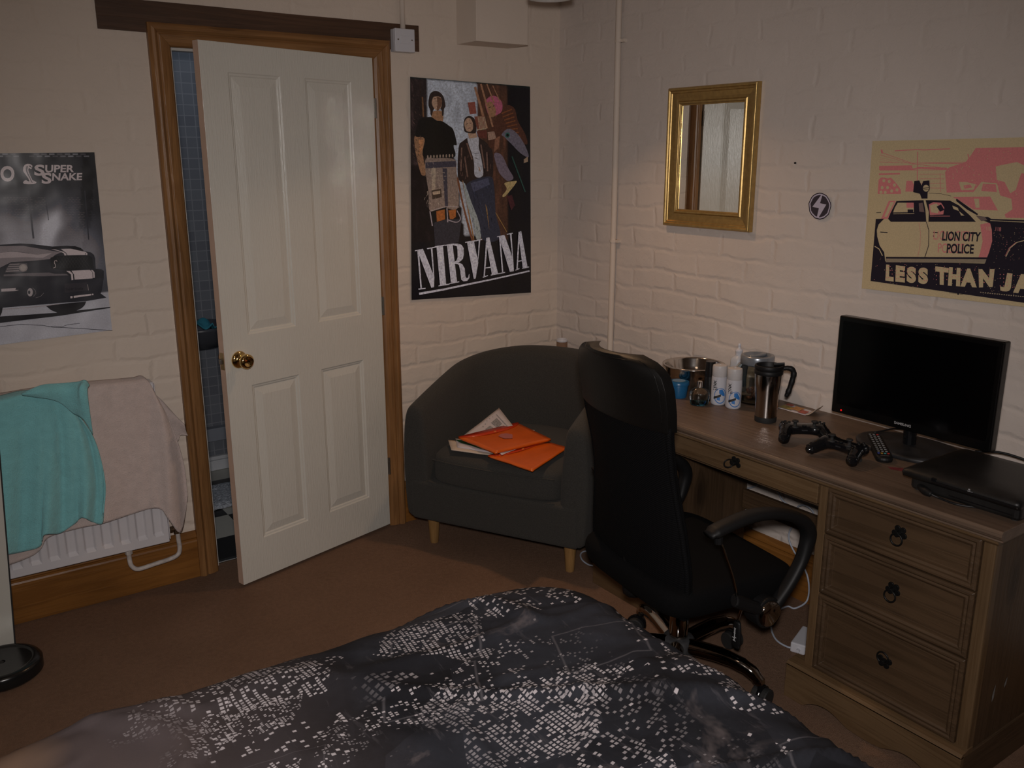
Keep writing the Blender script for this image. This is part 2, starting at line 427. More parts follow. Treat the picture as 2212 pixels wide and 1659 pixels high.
# architrave (mitred moulding) round the doorway
AP = [(0, 0), (0, .022), (.010, .030), (.020, .031), (.026, .025), (.030, .020), (.036, .0235), (.058, .019), (.068, .0135), (.072, .008), (.072, 0)]
def arch(name, a, b, m, ia, ib):
    pass
aL, aR, aT = -1.789, -.869, 2.053
def architrave():
    parts = []
    W = .075
    for nm, pts, m in (('L', ((aL, 0), (aL, aT)), ARC[2]), ('R', ((aR, 0), (aR, aT)), ARC[2]), ('T', ((aL, aT), (aR, aT)), ARC[0])):
        bm = bm_new(); ra = []; rb = []
        for u, d in AP:
            uu = u*W/.072
            if nm == 'L': ra.append((aL+uu, -d, 0)); rb.append((aL+uu, -d, aT-uu))
            elif nm == 'R': ra.append((aR-uu, -d, 0)); rb.append((aR-uu, -d, aT-uu))
            else: ra.append((aL+uu, -d, aT-uu)); rb.append((aR-uu, -d, aT-uu))
        loft(bm, [ra, rb]); parts.append((nm, bm, m))
    return parts
for i, (nm, bm, m) in enumerate(architrave()): struct('trim_%d' % (i+2), bm, m, smooth=False, bevel=.001, seg=1)
# white door lining with stop, in the opening
bm = bm_new()
box(bm, OX0, -1.714, -.004, T, 0, OZ); box(bm, -.944, OX1, -.004, T, 0, OZ); box(bm, OX0, OX1, -.004, T, 1.985, OZ)
box(bm, -1.714, -1.700, .032, .075, 0, 1.985); box(bm, -.958, -.944, .032, .075, 0, 1.985); box(bm, -1.70, -.958, .032, .075, 1.971, 1.985)
struct('trim_5', bm, M_WHITE, bevel=.0015, seg=1)
# boxed duct below the ceiling, cable conduits on the walls
bm = bm_new(); box(bm, -.545, -.286, -.15, 0, 2.061, RZ1); o = obj('pipe_box', bm, M_PLAST, bevel=.002); tag(o, 'square boxed-in duct painted cream above the band poster, running up to the ceiling', 'duct')
bm = bm_new(); tube(bm, [(-.806, -.014, 2.098), (-.806, -.014, RZ1)], .0105, 12, raw=True); o = obj('conduit', bm, M_PLAST, smooth=True); tag(o, 'cream cable conduit rising from the white switch box to the ceiling', 'conduit')
pr = empty('conduit', (-.018, -.418, 0)); tag(pr, 'thin cream vertical pipe on the wall between corner and gold mirror', 'pipe')
bm = bm_new(); tube(bm, [(0, 0, .193), (0, .003, .8), (0, 0, 1.4), (0, .006, RZ1)], .0125, 12, 3); obj('pipe', bm, M_PLAST, pr, smooth=True)
for z in (2.07, 1.25, .62):
    bm = bm_new(); tube(bm, [(0, 0, z-.006), (0, 0, z+.006)], .0155, 12, raw=True); box(bm, 0, .018, -.03, 0, z-.006, z+.006); obj('clip', bm, M_PLAST, pr)
# switch box
sw = empty('switch_box', (-.815, 0, 2.055)); tag(sw, 'white fused spur switch box mounted over the end of the dark lintel', 'switch')
bm = bm_new(); box(bm, -.044, .044, -.036, -.0062, -.043, .043); obj('back_box', bm, M_WPL, sw, bevel=.003)
bm = bm_new(); box(bm, -.0445, .0445, -.047, -.036, -.0435, .0435); obj('face_plate', bm, M_WPL, sw, bevel=.003)
bm = bm_new(); box(bm, -.021, .021, -.0485, -.046, -.013, .017); obj('fuse_cover', bm, M_WPL, sw, bevel=.001)
for s in (-1, 1):
    bm = bm_new(); tube(bm, [(s*.031, -.0465, .002), (s*.031, -.0485, .002)], .0032, 10, raw=True); obj('screw', bm, M_STEEL, sw)

# ------------------------------------------------------------------ the door
TH = math.radians(15.1353)
door = empty('door_1', (-.948, -.0184, 0), rz=TH); door['kind'] = 'structure'
# local: the leaf runs along -x from the hinge, room face at y=0, thickness to +y
DW, D0, D1, DT = .760, .012, 1.984, .035
PAN = [(.115, .333, .979, 1.889), (.443, .656, .979, 1.889), (.117, .336, .175, .789), (.443, .659, .172, .785)]
def door_leaf():
    bm = bm_new()
    xs = sorted({0, DW, *[p[0] for p in PAN[:2]], *[p[1] for p in PAN[:2]]}); zs = [D0, .175, .787, .979, 1.889, D1]
    V = {}
    def vt(x, y, z):
        k = (round(x, 5), round(y, 5), round(z, 5))
        if k not in V: V[k] = bm.verts.new((-x, y, z))
        return V[k]
    for side in (0, 1):
        y0 = 0 if side == 0 else DT; sg = 1 if side == 0 else -1
        for i in range(len(xs)-1):
            for j in range(len(zs)-1):
                x0, x1, z0, z1 = xs[i], xs[i+1], zs[j], zs[j+1]
                if i in (1, 3) and j in (1, 3):
                    prev = [(x0, z0), (x1, z0), (x1, z1), (x0, z1)]; py = y0
                    for ins, dp in ((.003, .0035), (.010, .0045), (.013, .0085), (.043, .0025), (.0445, .0022)):
                        cur = [(x0+ins, z0+ins), (x1-ins, z0+ins), (x1-ins, z1-ins), (x0+ins, z1-ins)]; cy = y0+sg*dp
                        for k in range(4):
                            a, b = prev[k], prev[(k+1) % 4]; c, d = cur[(k+1) % 4], cur[k]
                            bm.faces.new((vt(a[0], py, a[1]), vt(b[0], py, b[1]), vt(c[0], cy, c[1]), vt(d[0], cy, d[1])))
                        prev = cur; py = cy
                    bm.faces.new([vt(p[0], py, p[1]) for p in prev])
                else: bm.faces.new((vt(x0, y0, z0), vt(x1, y0, z0), vt(x1, y0, z1), vt(x0, y0, z1)))
    # edges
    for i in range(len(xs)-1):
        for z in (D0, D1): bm.faces.new((vt(xs[i], 0, z), vt(xs[i+1], 0, z), vt(xs[i+1], DT, z), vt(xs[i], DT, z)))
    for j in range(len(zs)-1):
        for x in (0, DW):
            f = bm.faces.new((vt(x, 0, zs[j]), vt(x, 0, zs[j+1]), vt(x, DT, zs[j+1]), vt(x, DT, zs[j])))
            if x == DW: f.material_index = 1
    return bm
obj('door_leaf', door_leaf(), [M_DOOR, M_DEDGE], door, bevel=.0012, seg=1)
kb = [(0, 0), (.031, 0), (.0325, .003), (.030, .008), (.022, .012), (.012, .014), (.0115, .030), (.016, .034), (.0245, .038), (.0275, .046), (.027, .055), (.022, .060), (.017, .0605), (.014, .058), (0, .058)]
for side in (0, 1):
    bm = bm_new(); lathe(bm, kb, n=36, cap=False)
    R_ = Matrix.Rotation(math.radians(90 if side == 0 else -90), 4, 'X')
    obj('door_knob', bm, M_BRASS, door, smooth=True, M=Matrix.Translation((-.703, 0 if side == 0 else DT, .893)) @ R_)
bm = bm_new(); box(bm, -DW-.0012, -DW+.001, .006, .029, .862, .925); lp = obj('latch_plate', bm, mat('worn_brass', (.45, .36, .2), .3, 1), door)
bm = bm_new(); box(bm, -DW-.011, -DW-.001, .011, .024, .884, .903); obj('latch_bolt', bm, M_STEEL, lp, bevel=.002)
for z in (1.795, 1.0, .287):
    h = empty('hinge', (0, 0, 0)); bpy.data.objects.remove(h)
    bm = bm_new(); tube(bm, [(.004, -.004, z-.038), (.004, -.004, z+.038)], .0045, 10, raw=True); box(bm, -.002, .0015, -.002, .03, z-.038, z+.038)
    for k in range(4): tube(bm, [(.004, -.004, z-.038+k*.0196), (.004, -.004, z-.036+k*.0196)], .0055, 10, raw=True)
    obj('hinge', bm, M_STEEL, door)

# ------------------------------------------------------------------ bathroom seen through the gap
def tile_mat():
    g = G('bath_tiles'); sp = g.n('ShaderNodeSeparateXYZ'); g.l(g.tc.outputs['Object'], sp.inputs[0]); cb = g.n('ShaderNodeCombineXYZ'); g.l(sp.outputs[0], cb.inputs[0]); g.l(sp.outputs[2], cb.inputs[1])
    br = g.n('ShaderNodeTexBrick'); br.offset = 0
    for k, v in (('Scale', 1), ('Mortar Size', .0022), ('Mortar Smooth', .2), ('Brick Width', .05), ('Row Height', .05)): br.inputs[k].default_value = v
    br.inputs['Color1'].default_value = (.13, .14, .165, 1); br.inputs['Color2'].default_value = (.165, .18, .205, 1); br.inputs['Mortar'].default_value = (.23, .24, .265, 1)
    g.l(cb.outputs[0], br.inputs['Vector']); g.base(br.outputs['Color'], .4, .4); return g.m
def check_mat():
    g = G('checker_vinyl'); mp = g.n('ShaderNodeMapping'); mp.inputs['Location'].default_value = (1.50+.24*4, -.06, .01); mp.inputs['Scale'].default_value = (1, 1, 1); g.l(g.tc.outputs['Object'], mp.inputs['Vector'])
    ch = g.n('ShaderNodeTexChecker'); ch.inputs['Scale'].default_value = 1/.24; ch.inputs['Color1'].default_value = (.02, .02, .02, 1); ch.inputs['Color2'].default_value = (.42, .42, .38, 1)
    g.l(mp.outputs[0], ch.inputs['Vector']); g.base(ch.outputs['Color'], .35, .4); return g.m
bm = bm_new(); box(bm, -2.6, .1, .06, 1.32, -.1, -.001); struct('floor_bathroom', bm, check_mat())
bm = bm_new(); box(bm, -2.6, .1, 1.2, 1.32, 0, RZ1); struct('wall_bathroom_back', bm, tile_mat())
M_BW = mat('bathroom_paint', (.3, .32, .35), .8)
bm = bm_new(); box(bm, -2.7, -2.6, T, 1.32, 0, RZ1); struct('wall_bathroom_left', bm, M_BW)
bm = bm_new(); box(bm, .0, .1, T, 1.32, 0, RZ1); struct('wall_bathroom_right', bm, M_BW)
bm = bm_new(); box(bm, -2.6, .0, T, 1.2, 2.3, 2.4); struct('ceiling_bathroom', bm, M_BW)
bm = bm_new(); box(bm, -2.6, 0, 1.165, 1.2, 0, .055); box(bm, -2.6, 0, 1.172, 1.2, .055, .075); struct('baseboard_bathroom', bm, mat('bath_white', (.5, .52, .55), .4), bevel=.004)
bm = bm_new(); box(bm, -2.6, 0, 1.15, 1.2, .165, .235); struct('trim_6', bm, mat('bath_grey', (.22, .24, .28), .5), bevel=.004)
bm = bm_new(); box(bm, -1.742, -.905, .05, .075, -.0005, .006); struct('trim_7', bm, M_STEEL, bevel=.002)
arealight('bathroom_ambient', (-1.2, .7, 2.25), (-1.2, .75, 0), 1.2, (.75, .85, 1.0), .4)
# bath mat: shaggy
bm = bm_new()
def matf(u, v):
    x = -1.86+.62*u; y = .62+.30*v; e = min(u, 1-u, v, 1-v)
    r_ = min(1, e*9); x += .02*math.sin(v*9); 
    return (x, y, .003+.02*math.sqrt(max(0, r_))+.006*noise.noise(Vector((x*60, y*60, 0))))
grid(bm, 70, 50, matf); o = obj('bath_mat', bm, mat('shaggy_grey', (.40, .43, .48), .95, noise_s=90, noise_amt=.4, bump=1, bump_s=150, bump_d=.01), smooth=True, solid=.006)
tag(o, 'pale grey shaggy bath mat on the chequered bathroom floor', 'bath mat')
# dark basin with a teal cloth over its rim, hung on the bathroom wall
bas = empty('wash_basin', (-1.42, 1.01, .70)); tag(bas, 'dark grey round basin showing past the edge of the open door', 'basin')
bm = bm_new(); lathe(bm, [(0, -.0), (.05, 0), (.10, .012), (.14, .05), (.158, .10), (.160, .112), (.152, .115), (.146, .10), (.125, .055), (.08, .025), (0, .018)], n=40, cap=False); obj('bowl', bm, mat('charcoal_ceramic', (.055, .058, .068), .3), bas, smooth=True)
bm = bm_new(); box(bm, -.06, .06, .10, .19, -.02, .06); obj('wall_bracket', bm, mat('charcoal_ceramic', (.055, .058, .068), .3), bas, bevel=.01)
bm = bm_new(); grid(bm, 16, 16, lambda u, v: (-1.50+.15*u, .97+.12*v, .818+.02*math.sin(u*7)*math.cos(v*6)+.012*noise.noise(Vector((u*4, v*4, 2)))-.03*(u > .9))); o = obj('cloth', bm, mat('teal_cloth', (.03, .20, .27), .9, noise_s=40), smooth=True, solid=.006)
tag(o, 'small teal cloth lying on the rim of the dark bathroom basin', 'cloth')
# ------------------------------------------------------------------ radiator, valve pipe, towels
M_RAD = mat('radiator_enamel', (.62, .60, .62), .28, noise_s=20, noise_amt=.02)
rad = empty('radiator', (-2.36, -.10, .21)); tag(rad, 'white ribbed panel radiator hung on the wall under the car poster, half covered by towels', 'radiator')
def radiator_panel():
    bm = bm_new(); W0, W1 = -.55, .452; H = .615; pit = .0586; N = int((W1-W0-.04)/pit)
    xs = [W0]
    for i in range(N+1):
        c = W1-.036-i*pit
        xs += [c-.0195, c-.0125, c+.0125, c+.0195]
    xs += [W1]; xs = sorted(x for x in xs if W0 <= x <= W1); zs = [0, .012, .030, .044, .571, .585, .603, H]
    def y(x, z):
        if x < W0+.02 or x > W1-.01: return 0
        inside = any(abs(x-(W1-.036-i*pit)) < .014 for i in range(N+1))
        zz = 1 if .043 < z < .572 else 0
        return .010 if (inside and zz) else 0
    V = [[bm.verts.new((x, y(x, z), z)) for z in zs] for x in xs]
    for i in range(len(xs)-1):
        for j in range(len(zs)-1): bm.faces.new((V[i][j], V[i+1][j], V[i+1][j+1], V[i][j+1]))
    # returns to the back
    B = [[bm.verts.new((x, .022, z)) for z in (zs[0], zs[-1])] for x in (xs[0], xs[-1])]
    for k, i in ((0, 0), (1, -1)):
        col = [V[i][j] for j in range(len(zs))]; bm.faces.new(col+[B[k][1], B[k][0]])
    for j, jj in ((0, 0), (1, -1)): bm.faces.new([V[i][jj] for i in range(len(xs))]+[B[1][j], B[0][j]])
    bm.faces.new((B[0][0], B[1][0], B[1][1], B[0][1]))
    return bm
obj('front_panel', radiator_panel(), M_RAD, rad, bevel=.003, seg=2)
bm = bm_new(); box(bm, -.54, .445, .045, .062, .01, .61); obj('back_panel', bm, M_RAD, rad, bevel=.004)
bm = bm_new()
box(bm, -.55, .452, .0, .066, .6155, .6185)
for i in range(60): box(bm, -.535+i*.0163, -.535+i*.0163+.0015, .023, .045, .03, .6)
obj('top_grille', bm, M_RAD, rad)
bm = bm_new(); box(bm, .4525, .4555, -.002, .066, .012, .612); obj('side_panel', bm, M_RAD, rad, bevel=.001)
for x in (-.35, .28):
    bm = bm_new(); box(bm, x-.012, x+.012, .062, .0995, .12, .5); obj('wall_bracket', bm, M_STEEL, rad)
vp = empty('radiator_valve', (-1.872, -.066, .235)); tag(vp, 'old white painted pipe looping from beneath the radiator up to its side valve', 'pipe')
M_PIPE = mat('chipped_white_paint', (.52, .47, .44), .5, noise_s=45, noise_amt=.25, bump=.6, bump_s=90)
bm = bm_new(); tube(bm, [(-.177, 0, -.045), (-.177, 0, -.075), (-.172, 0, -.100), (-.150, 0, -.118), (-.09, 0, -.114), (-.03, 0, -.108), (-.004, 0, -.098), (.004, 0, -.075), (.003, 0, -.04), (.002, 0, -.005)], .0085, 12, 4); obj('pipe', bm, M_PIPE, vp, smooth=True)
bm = bm_new(); tube(bm, [(-.177, 0, -.032), (-.177, 0, -.05)], .013, 6, raw=True); obj('nut', bm, M_PIPE, vp)
bm = bm_new(); tube(bm, [(0, 0, -.012), (0, 0, .028)], .012, 10, raw=True); tube(bm, [(-.028, 0, .008), (0, 0, .008)], .008, 8, raw=True); tube(bm, [(-.026, 0, .008), (-.012, 0, .008)], .0125, 6, raw=True); obj('valve_body', bm, mat('tarnished_brass', (.16, .11, .07), .45, .9), vp, bevel=.001)

def terry(name, c, c2):
    g = G(name); a = g.noise(g.tc.outputs['Object'], 260, 3, .7); b = g.noise(g.tc.outputs['Object'], 30, 4, .6)
    g.base(g.vmath('SCALE', g.mix(a, c, c2), None, g.ramp(b, .3, .7, .93, 1.06)), .95, .1); g.b.inputs['Sheen Weight'].default_value = .3
    g.bump(g.math('ADD', a, g.math('MULTIPLY', b, 1.2)), .0035, .9); return g.m
M_TW = terry('white_terry', (.56, .46, .43), (.66, .55, .51)); M_TT = terry('teal_terry', (.21, .54, .56), (.27, .62, .65))
def sheet(name, cols, m, yfun, nu=90, nv=60, fold=0, ff=1, seed=0, solid=.005, back=None, fall=True):
    """cols: per column a list of photo points (x,y) from top to bottom; yfun(u,v)-> wall distance"""
    rows = max(len(c) for c in cols)
    C_ = [catmull([(x, y, 0) for x, y in c], 8) for c in cols]
    def at(c, v):
        t = v*(len(c)-1); i = min(int(t), len(c)-2); return c[i].lerp(c[i+1], t-i)
    bm = bm_new(); V = []
    n = len(cols); bk = back or 0
    for i in range(nu+1):
        u = i/nu; row = []
        for j in range(nv+1):
            v = j/nv; cp = [at(c, v) for c in C_]; t = u*(n-1); k = min(int(t), n-2); f = t-k
            p0 = cp[max(k-1, 0)]; p1 = cp[k]; p2 = cp[k+1]; p3 = cp[min(k+2, n-1)]
            q = .5*((2*p1)+(-p0+p2)*f+(2*p0-5*p1+4*p2-p3)*f*f+(-p0+3*p1-3*p2+p3)*f**3)
            row.append(onY(q.x, q.y, yfun(u, v, q)))
        if bk:
            top = row[0]; pre = []
            for s_ in range(6, 0, -1):
                a = s_/6; pre.append(Vector((top.x, min(top.y+a*.085, -.022), top.z+.006*math.sin(a*PI)-.10*max(0, a-.8)*5)))
            row = pre+row
        V.append([bm.verts.new(p) for p in row])
    for i in range(nu):
        for j in range(len(V[0])-1): bm.faces.new((V[i][j], V[i+1][j], V[i+1][j+1], V[i][j+1]))
    o = obj(name, bm, m, smooth=True, solid=solid); return o
def yw(u, v, q):
    f = .012*math.sin(u*16+1)*v + .008*math.sin(u*33)*v
    e = max(0, (q.x-322)/80)
    return -.118-.012*v-f-.02*math.sin(e*PI*1.5)*v + (.012*(1-v)**4)
wt = sheet('bath_towel', [
    [(-60, 866), (-60, 1040), (-60, 1242)], [(0, 862), (0, 1050), (0, 1226)], [(60, 852), (55, 1040), (62, 1204)], [(88, 848), (84, 1030), (88, 1186)], [(110, 845), (104, 1030), (106, 1160)],
    [(160, 838), (170, 1000), (178, 1139)], [(205, 834), (215, 990), (224, 1130)], [(255, 830), (268, 980), (280, 1112)], [(295, 826), (308, 970), (322, 1099)],
    [(312, 822), (326, 900), (338, 1000), (348, 1100)], [(322, 828), (342, 890), (356, 990), (366, 1124)], [(330, 842), (352, 892), (372, 980), (390, 1150)], [(334, 850), (362, 905), (386, 975), (402, 1098)], [(336, 856), (368, 915), (396, 1000), (405, 1072)]],
    M_TW, yw, nu=110, nv=64, back=True)
tag(wt, 'large white bath towel hanging over the radiator, its right corner drooping', 'towel')
# its corner flopping against the wall at the right
def yflap(u, v, q): return -.06-.01*math.sin(v*5)
fl = sheet('towel_corner', [[(331, 848), (345, 905), (352, 935), (362, 950)], [(346, 862), (362, 898), (372, 925), (378, 962)], [(362, 880), (376, 902), (384, 925), (386, 950)], [(380, 900), (390, 912), (392, 926), (390, 940)], [(394, 914), (399, 920), (402, 932), (406, 941)]], M_TW, yflap, nu=24, nv=20, solid=.005)
fl.parent = wt
def yt(u, v, q): return -.152-.014*math.sin(u*19+.4)*(.3+.7*v)-.009*math.sin(u*41+v*3)*v-.01*v
tt = sheet('bath_towel', [
    [(-60, 876), (-60, 960), (-60, 1100), (-60, 1226)], [(0, 868), (0, 960), (0, 1090), (0, 1202)], [(40, 858), (40, 960), (42, 1080), (48, 1192)], [(72, 854), (78, 960), (82, 1070), (86, 1180)], [(90, 852), (98, 940), (98, 1060), (95, 1156)],
    [(106, 854), (120, 940), (126, 1060), (129, 1152)], [(124, 858), (142, 940), (152, 1050), (160, 1132)], [(140, 866), (163, 940), (174, 1050), (178, 1118)], [(152, 876), (180, 940), (200, 1040), (200, 1128)],
    [(162, 888), (196, 950), (215, 1030), (220, 1131)], [(168, 896), (204, 950), (226, 1040), (223, 1108)]],
    M_TT, yt, nu=110, nv=64, back=True)
tag(tt, 'pale turquoise bath towel draped over the left half of the radiator', 'towel')
def yf2(u, v, q): return -.178-.02*math.sin(v*PI)*(.3+u)-.012*math.sin(u*9)
bm_ = sheet('folded_end', [[(47, 851), (49, 852), (52, 853)], [(66, 842), (72, 849), (80, 857)], [(92, 832), (100, 845), (110, 862)], [(125, 829), (128, 846), (134, 872)], [(150, 827), (150, 850), (158, 892)], [(170, 825), (168, 850), (170, 898)], [(184, 822), (174, 845), (184, 910)], [(192, 832), (188, 850), (200, 938)]], M_TT, yf2, nu=50, nv=24, solid=.006)
bm_.parent = tt

# ------------------------------------------------------------------ white stand on a round black base at the left edge
dc = onZ(2, 1427, .05)
dsk = empty('weight_disc', (dc.x, dc.y, 0)); tag(dsk, 'thick round black disc on the carpet at the left edge, before the white board', 'disc')
M_DISC = mat('satin_black', (.010, .010, .010), .22, bump=.15, bump_s=60)
DR = .118
bm = bm_new(); lathe(bm, [(0, 0), (DR-.008, 0), (DR, .008), (DR, .038), (DR-.006, .046), (DR-.014, .050), (DR-.024, .050), (DR-.028, .047), (DR-.034, .046), (.03, .046), (.012, .045), (.010, .040), (0, .040)], n=72, cap=False); obj('disc_body', bm, M_DISC, dsk, smooth=True).modifiers.new('e', 'EDGE_SPLIT').split_angle = math.radians(40)
bm = bm_new(); lathe(bm, [(0, .0405), (.008, .0405), (.008, .0445), (.005, .0455), (0, .0455)], n=24, cap=False); obj('centre_cap', bm, M_RUB, dsk, smooth=True)
wb = empty('white_board', (-2.45, -.2, 0)); tag(wb, 'white board with a black edge strip standing upright against the radiator at the left edge', 'board')
B0, B1 = onY(33, 1392, -.203), onY(-20, 745, -.203); B0 = B0+(B0-B1)*(B0.z/(B1.z-B0.z)); LX = Vector((-.42, -.01, 0)); NN = (B1-B0).cross(LX).normalized(); NN = NN if NN.y < 0 else -NN
def slab(p, q, lx, t0, t1):
    bm = bm_new(); o_ = Vector((-2.45, -.2, 0)); V = [bm.verts.new(x-o_) for x in (p+NN*t0, q+NN*t0, q+lx+NN*t0, p+lx+NN*t0, p+NN*t1, q+NN*t1, q+lx+NN*t1, p+lx+NN*t1)]
    for f in ((0, 1, 2, 3), (7, 6, 5, 4), (0, 4, 5, 1), (1, 5, 6, 2), (2, 6, 7, 3), (3, 7, 4, 0)): bm.faces.new([V[i] for i in f])
    return bm
E1 = Vector((-.004, 0, 0))
obj('panel', slab(B0+E1, B1+E1, LX, 0, .016), mat('ivory_board', (.52, .51, .46), .4), wb, bevel=.001)
obj('edge_strip', slab(B0, B1, E1, -.001, .0165), M_RUB, wb)

# ------------------------------------------------------------------ bed and duvet
bed = empty('bed', (-2.33, -2.33, 0)); tag(bed, 'double bed in the foreground hidden under the city print duvet', 'bed')
M_DIV = mat('divan_fabric', (.05, .045, .045), .9, noise_s=200, noise_amt=.2)
bm = bm_new(); box(bm, -1.0, 1.03, -.66, .69, .06, .30); obj('divan_base', bm, M_DIV, bed, bevel=.02)
bm = bm_new(); box(bm, -1.0, 1.03, -.66, .685, .30, .485); obj('mattress', bm, mat('mattress_white', (.5, .48, .46), .9), bed, bevel=.05, seg=4)
for sx in (-.9, .9):
    for sy in (-.55, .58):
        bm = bm_new(); tube(bm, [(sx, sy, 0), (sx, sy, .06)], .025, 12, raw=True); obj('leg', bm, M_RUB, bed)
def duvet_mat():
    g = G('city_print_cotton'); P0 = g.tc.outputs['Object']
    sp0 = g.n('ShaderNodeSeparateXYZ'); g.l(P0, sp0.inputs[0])
    wob = g.vmath('SCALE', g.noise(P0, 6, 3, .5, 'Color'), None, .022)
    flat = g.n('ShaderNodeCombineXYZ'); g.l(sp0.outputs[0], flat.inputs[0]); g.l(sp0.outputs[1], flat.inputs[1])
    P = g.vmath('ADD', flat.outputs[0], wob)
    # perspective of the print: blocks get smaller towards the skyline (x<0)
    def layer(vscale, cell, seed, dens, ang0, angr):
        # tower blocks = stretched voronoi patches; each gets its own tilt, pitch and lit-window share
        st = g.n('ShaderNodeMapping'); st.inputs['Scale'].default_value = (vscale*.8, vscale*1.25, 1); st.inputs['Location'].default_value = (seed*3.1, seed*1.7, 0); st.inputs['Rotation'].default_value = (0, 0, .3)
        g.l(P, st.inputs['Vector'])
        vo = g.n('ShaderNodeTexVoronoi'); vo.distance = 'CHEBYCHEV'; vo.inputs['Scale'].default_value = 1; vo.inputs['Randomness'].default_value = .9; g.l(st.outputs[0], vo.inputs['Vector'])
        sc_ = g.n('ShaderNodeSeparateXYZ'); g.l(vo.outputs['Color'], sc_.inputs[0])
        ang = g.math('ADD', g.math('MULTIPLY', sc_.outputs[0], angr), ang0)
        rot = g.n('ShaderNodeVectorRotate'); rot.rotation_type = 'Z_AXIS'; g.l(P, rot.inputs['Vector']); g.l(ang, rot.inputs['Angle'])
        pit = g.ramp(sc_.outputs[1], 0, 1, cell*.8, cell*1.25)
        q = g.vmath('SCALE', rot.outputs[0], None, pit)
        qs = g.n('ShaderNodeMapping'); qs.inputs['Scale'].default_value = (1.0, 1.45, 1); g.l(q, qs.inputs['Vector'])
        fr = g.vmath('FRACTION', qs.outputs[0]); fl_ = g.vmath('FLOOR', qs.outputs[0])
        s2 = g.n('ShaderNodeSeparateXYZ'); g.l(fr, s2.inputs[0])
        ex = g.math('ABSOLUTE', g.math('SUBTRACT', s2.outputs[0], .5)); ey = g.math('ABSOLUTE', g.math('SUBTRACT', s2.outputs[1], .5))
        w_ = g.math('MULTIPLY', g.ramp(ex, .27, .36, 1, 0), g.ramp(ey, .27, .36, 1, 0))
        wn = g.n('ShaderNodeTexWhiteNoise'); wn.noise_dimensions = '3D'; g.l(fl_, wn.inputs['Vector'])
        den = g.ramp(sc_.outputs[2], 0, 1, -.75, dens)
        clump = g.ramp(g.noise(fl_, .22, 2), .35, .65, -.45, .15)
        lit = g.math('LESS_THAN', wn.outputs['Value'], g.math('ADD', den, clump))
        br = g.ramp(wn.outputs['Value'], 0, .7, 1, .55)
        return g.math('MULTIPLY', g.math('MULTIPLY', w_, lit), br), sc_, vo
    L1, c1, v1 = layer(3.2, 66, 1, .85, -.35, .5)
    L2, c2, v2 = layer(4.8, 92, 4, .8, -.3, .6)
    L3, c3, v3 = layer(7, 130, 9, .75, -.4, .6)
    X = sp0.outputs[0]
    # x: -1.0 .. 1.05 (object space, + towards the foot / chair)
    a1 = g.ramp(X, .35, .6, 0, 1); a3 = g.ramp(X, .35, .2, 0, 1)
    win = g.math('MAXIMUM', g.math('MULTIPLY', L1, a1), g.math('MULTIPLY', L2, g.ramp(X, .9, .6, .0, 1)))
    win = g.math('MAXIMUM', win, g.math('MULTIPLY', L3, a3))
    edge = g.math('ADD', X, g.math('MULTIPLY', g.noise(P0, 5, 4, .6), .30))
    city = g.ramp(edge, .10, .22, 0, 1)
    win = g.math('MULTIPLY', win, city)
    # roofs / facades in greys
    tone = g.ramp(c1.outputs[1], 0, 1, .008, .026); tone2 = g.ramp(c2.outputs[0], .8, 1, 0, .03)
    n1 = g.ramp(g.noise(P, 9, 5, .65), .4, .75, .0, .014)
    base = g.math('ADD', g.math('ADD', tone, tone2), n1)
    cc = g.n('ShaderNodeCombineXYZ'); g.l(g.math('MULTIPLY', base, .90), cc.inputs[0]); g.l(g.math('MULTIPLY', base, .96), cc.inputs[1]); g.l(g.math('MULTIPLY', base, 1.22), cc.inputs[2])
    # light misty streets
    mist = g.ramp(g.noise(P, 3.2, 5, .7, dist=1.2), .58, .68, 0, .5)
    col = g.mix(g.math('MULTIPLY', mist, city), cc.outputs[0], (.15, .125, .125))
    e1 = g.ramp(v1.outputs['Distance'], .40, .47, 0, .5)
    col = g.mix(e1, col, (.012, .012, .015))
    slab = g.ramp(v2.outputs['Distance'], .385, .40, 0, 1); slab = g.math('MULTIPLY', slab, g.ramp(v2.outputs['Distance'], .42, .405, 0, 1)); slab = g.math('MULTIPLY', slab, g.ramp(c2.outputs[1], .55, .6, 0, .7))
    col = g.mix(slab, col, (.10, .095, .105))
    shp = g.n('ShaderNodeMapping'); shp.inputs['Scale'].default_value = (26, 5, 1); shp.inputs['Rotation'].default_value = (0, 0, -.35); g.l(P, shp.inputs['Vector'])
    col = g.mix(g.ramp(g.noise(shp.outputs[0], 1, 4, .7), .60, .68, 0, .45), col, (.085, .08, .09))
    haze = g.ramp(X, .40, .0, 0, .6)
    col = g.mix(haze, col, (.105, .082, .08))
    sky = g.mix(g.ramp(g.noise(P0, 2.2, 3, .5, dist=.5), .35, .65), (.125, .094, .088), (.095, .077, .08))
    stk = g.n('ShaderNodeMapping'); stk.inputs['Rotation'].default_value = (0, 0, .7); stk.inputs['Scale'].default_value = (3, .7, 1); g.l(P0, stk.inputs['Vector'])
    sky = g.mix(g.ramp(g.noise(stk.outputs[0], 1.4, 3), .62, .70, 0, .6), sky, (.085, .09, .11))
    col = g.mix(city, sky, col)
    warm = g.ramp(g.math('ADD', X, g.math('MULTIPLY', g.noise(P0, 3, 3), .3)), -.01, -.12, 0, 1)
    col = g.mix(warm, col, (.24, .16, .115))
    col = g.mix(g.math('MULTIPLY', win, .95), col, (.52, .48, .50))
    g.base(col, .85, .15); g.b.inputs['Sheen Weight'].default_value = 0
    g.bump(g.noise(P0, 500, 2), .0006, .5)
    return g.m
X0, X1, Y0, Y1 = -1.02, 1.035, -.73, .725
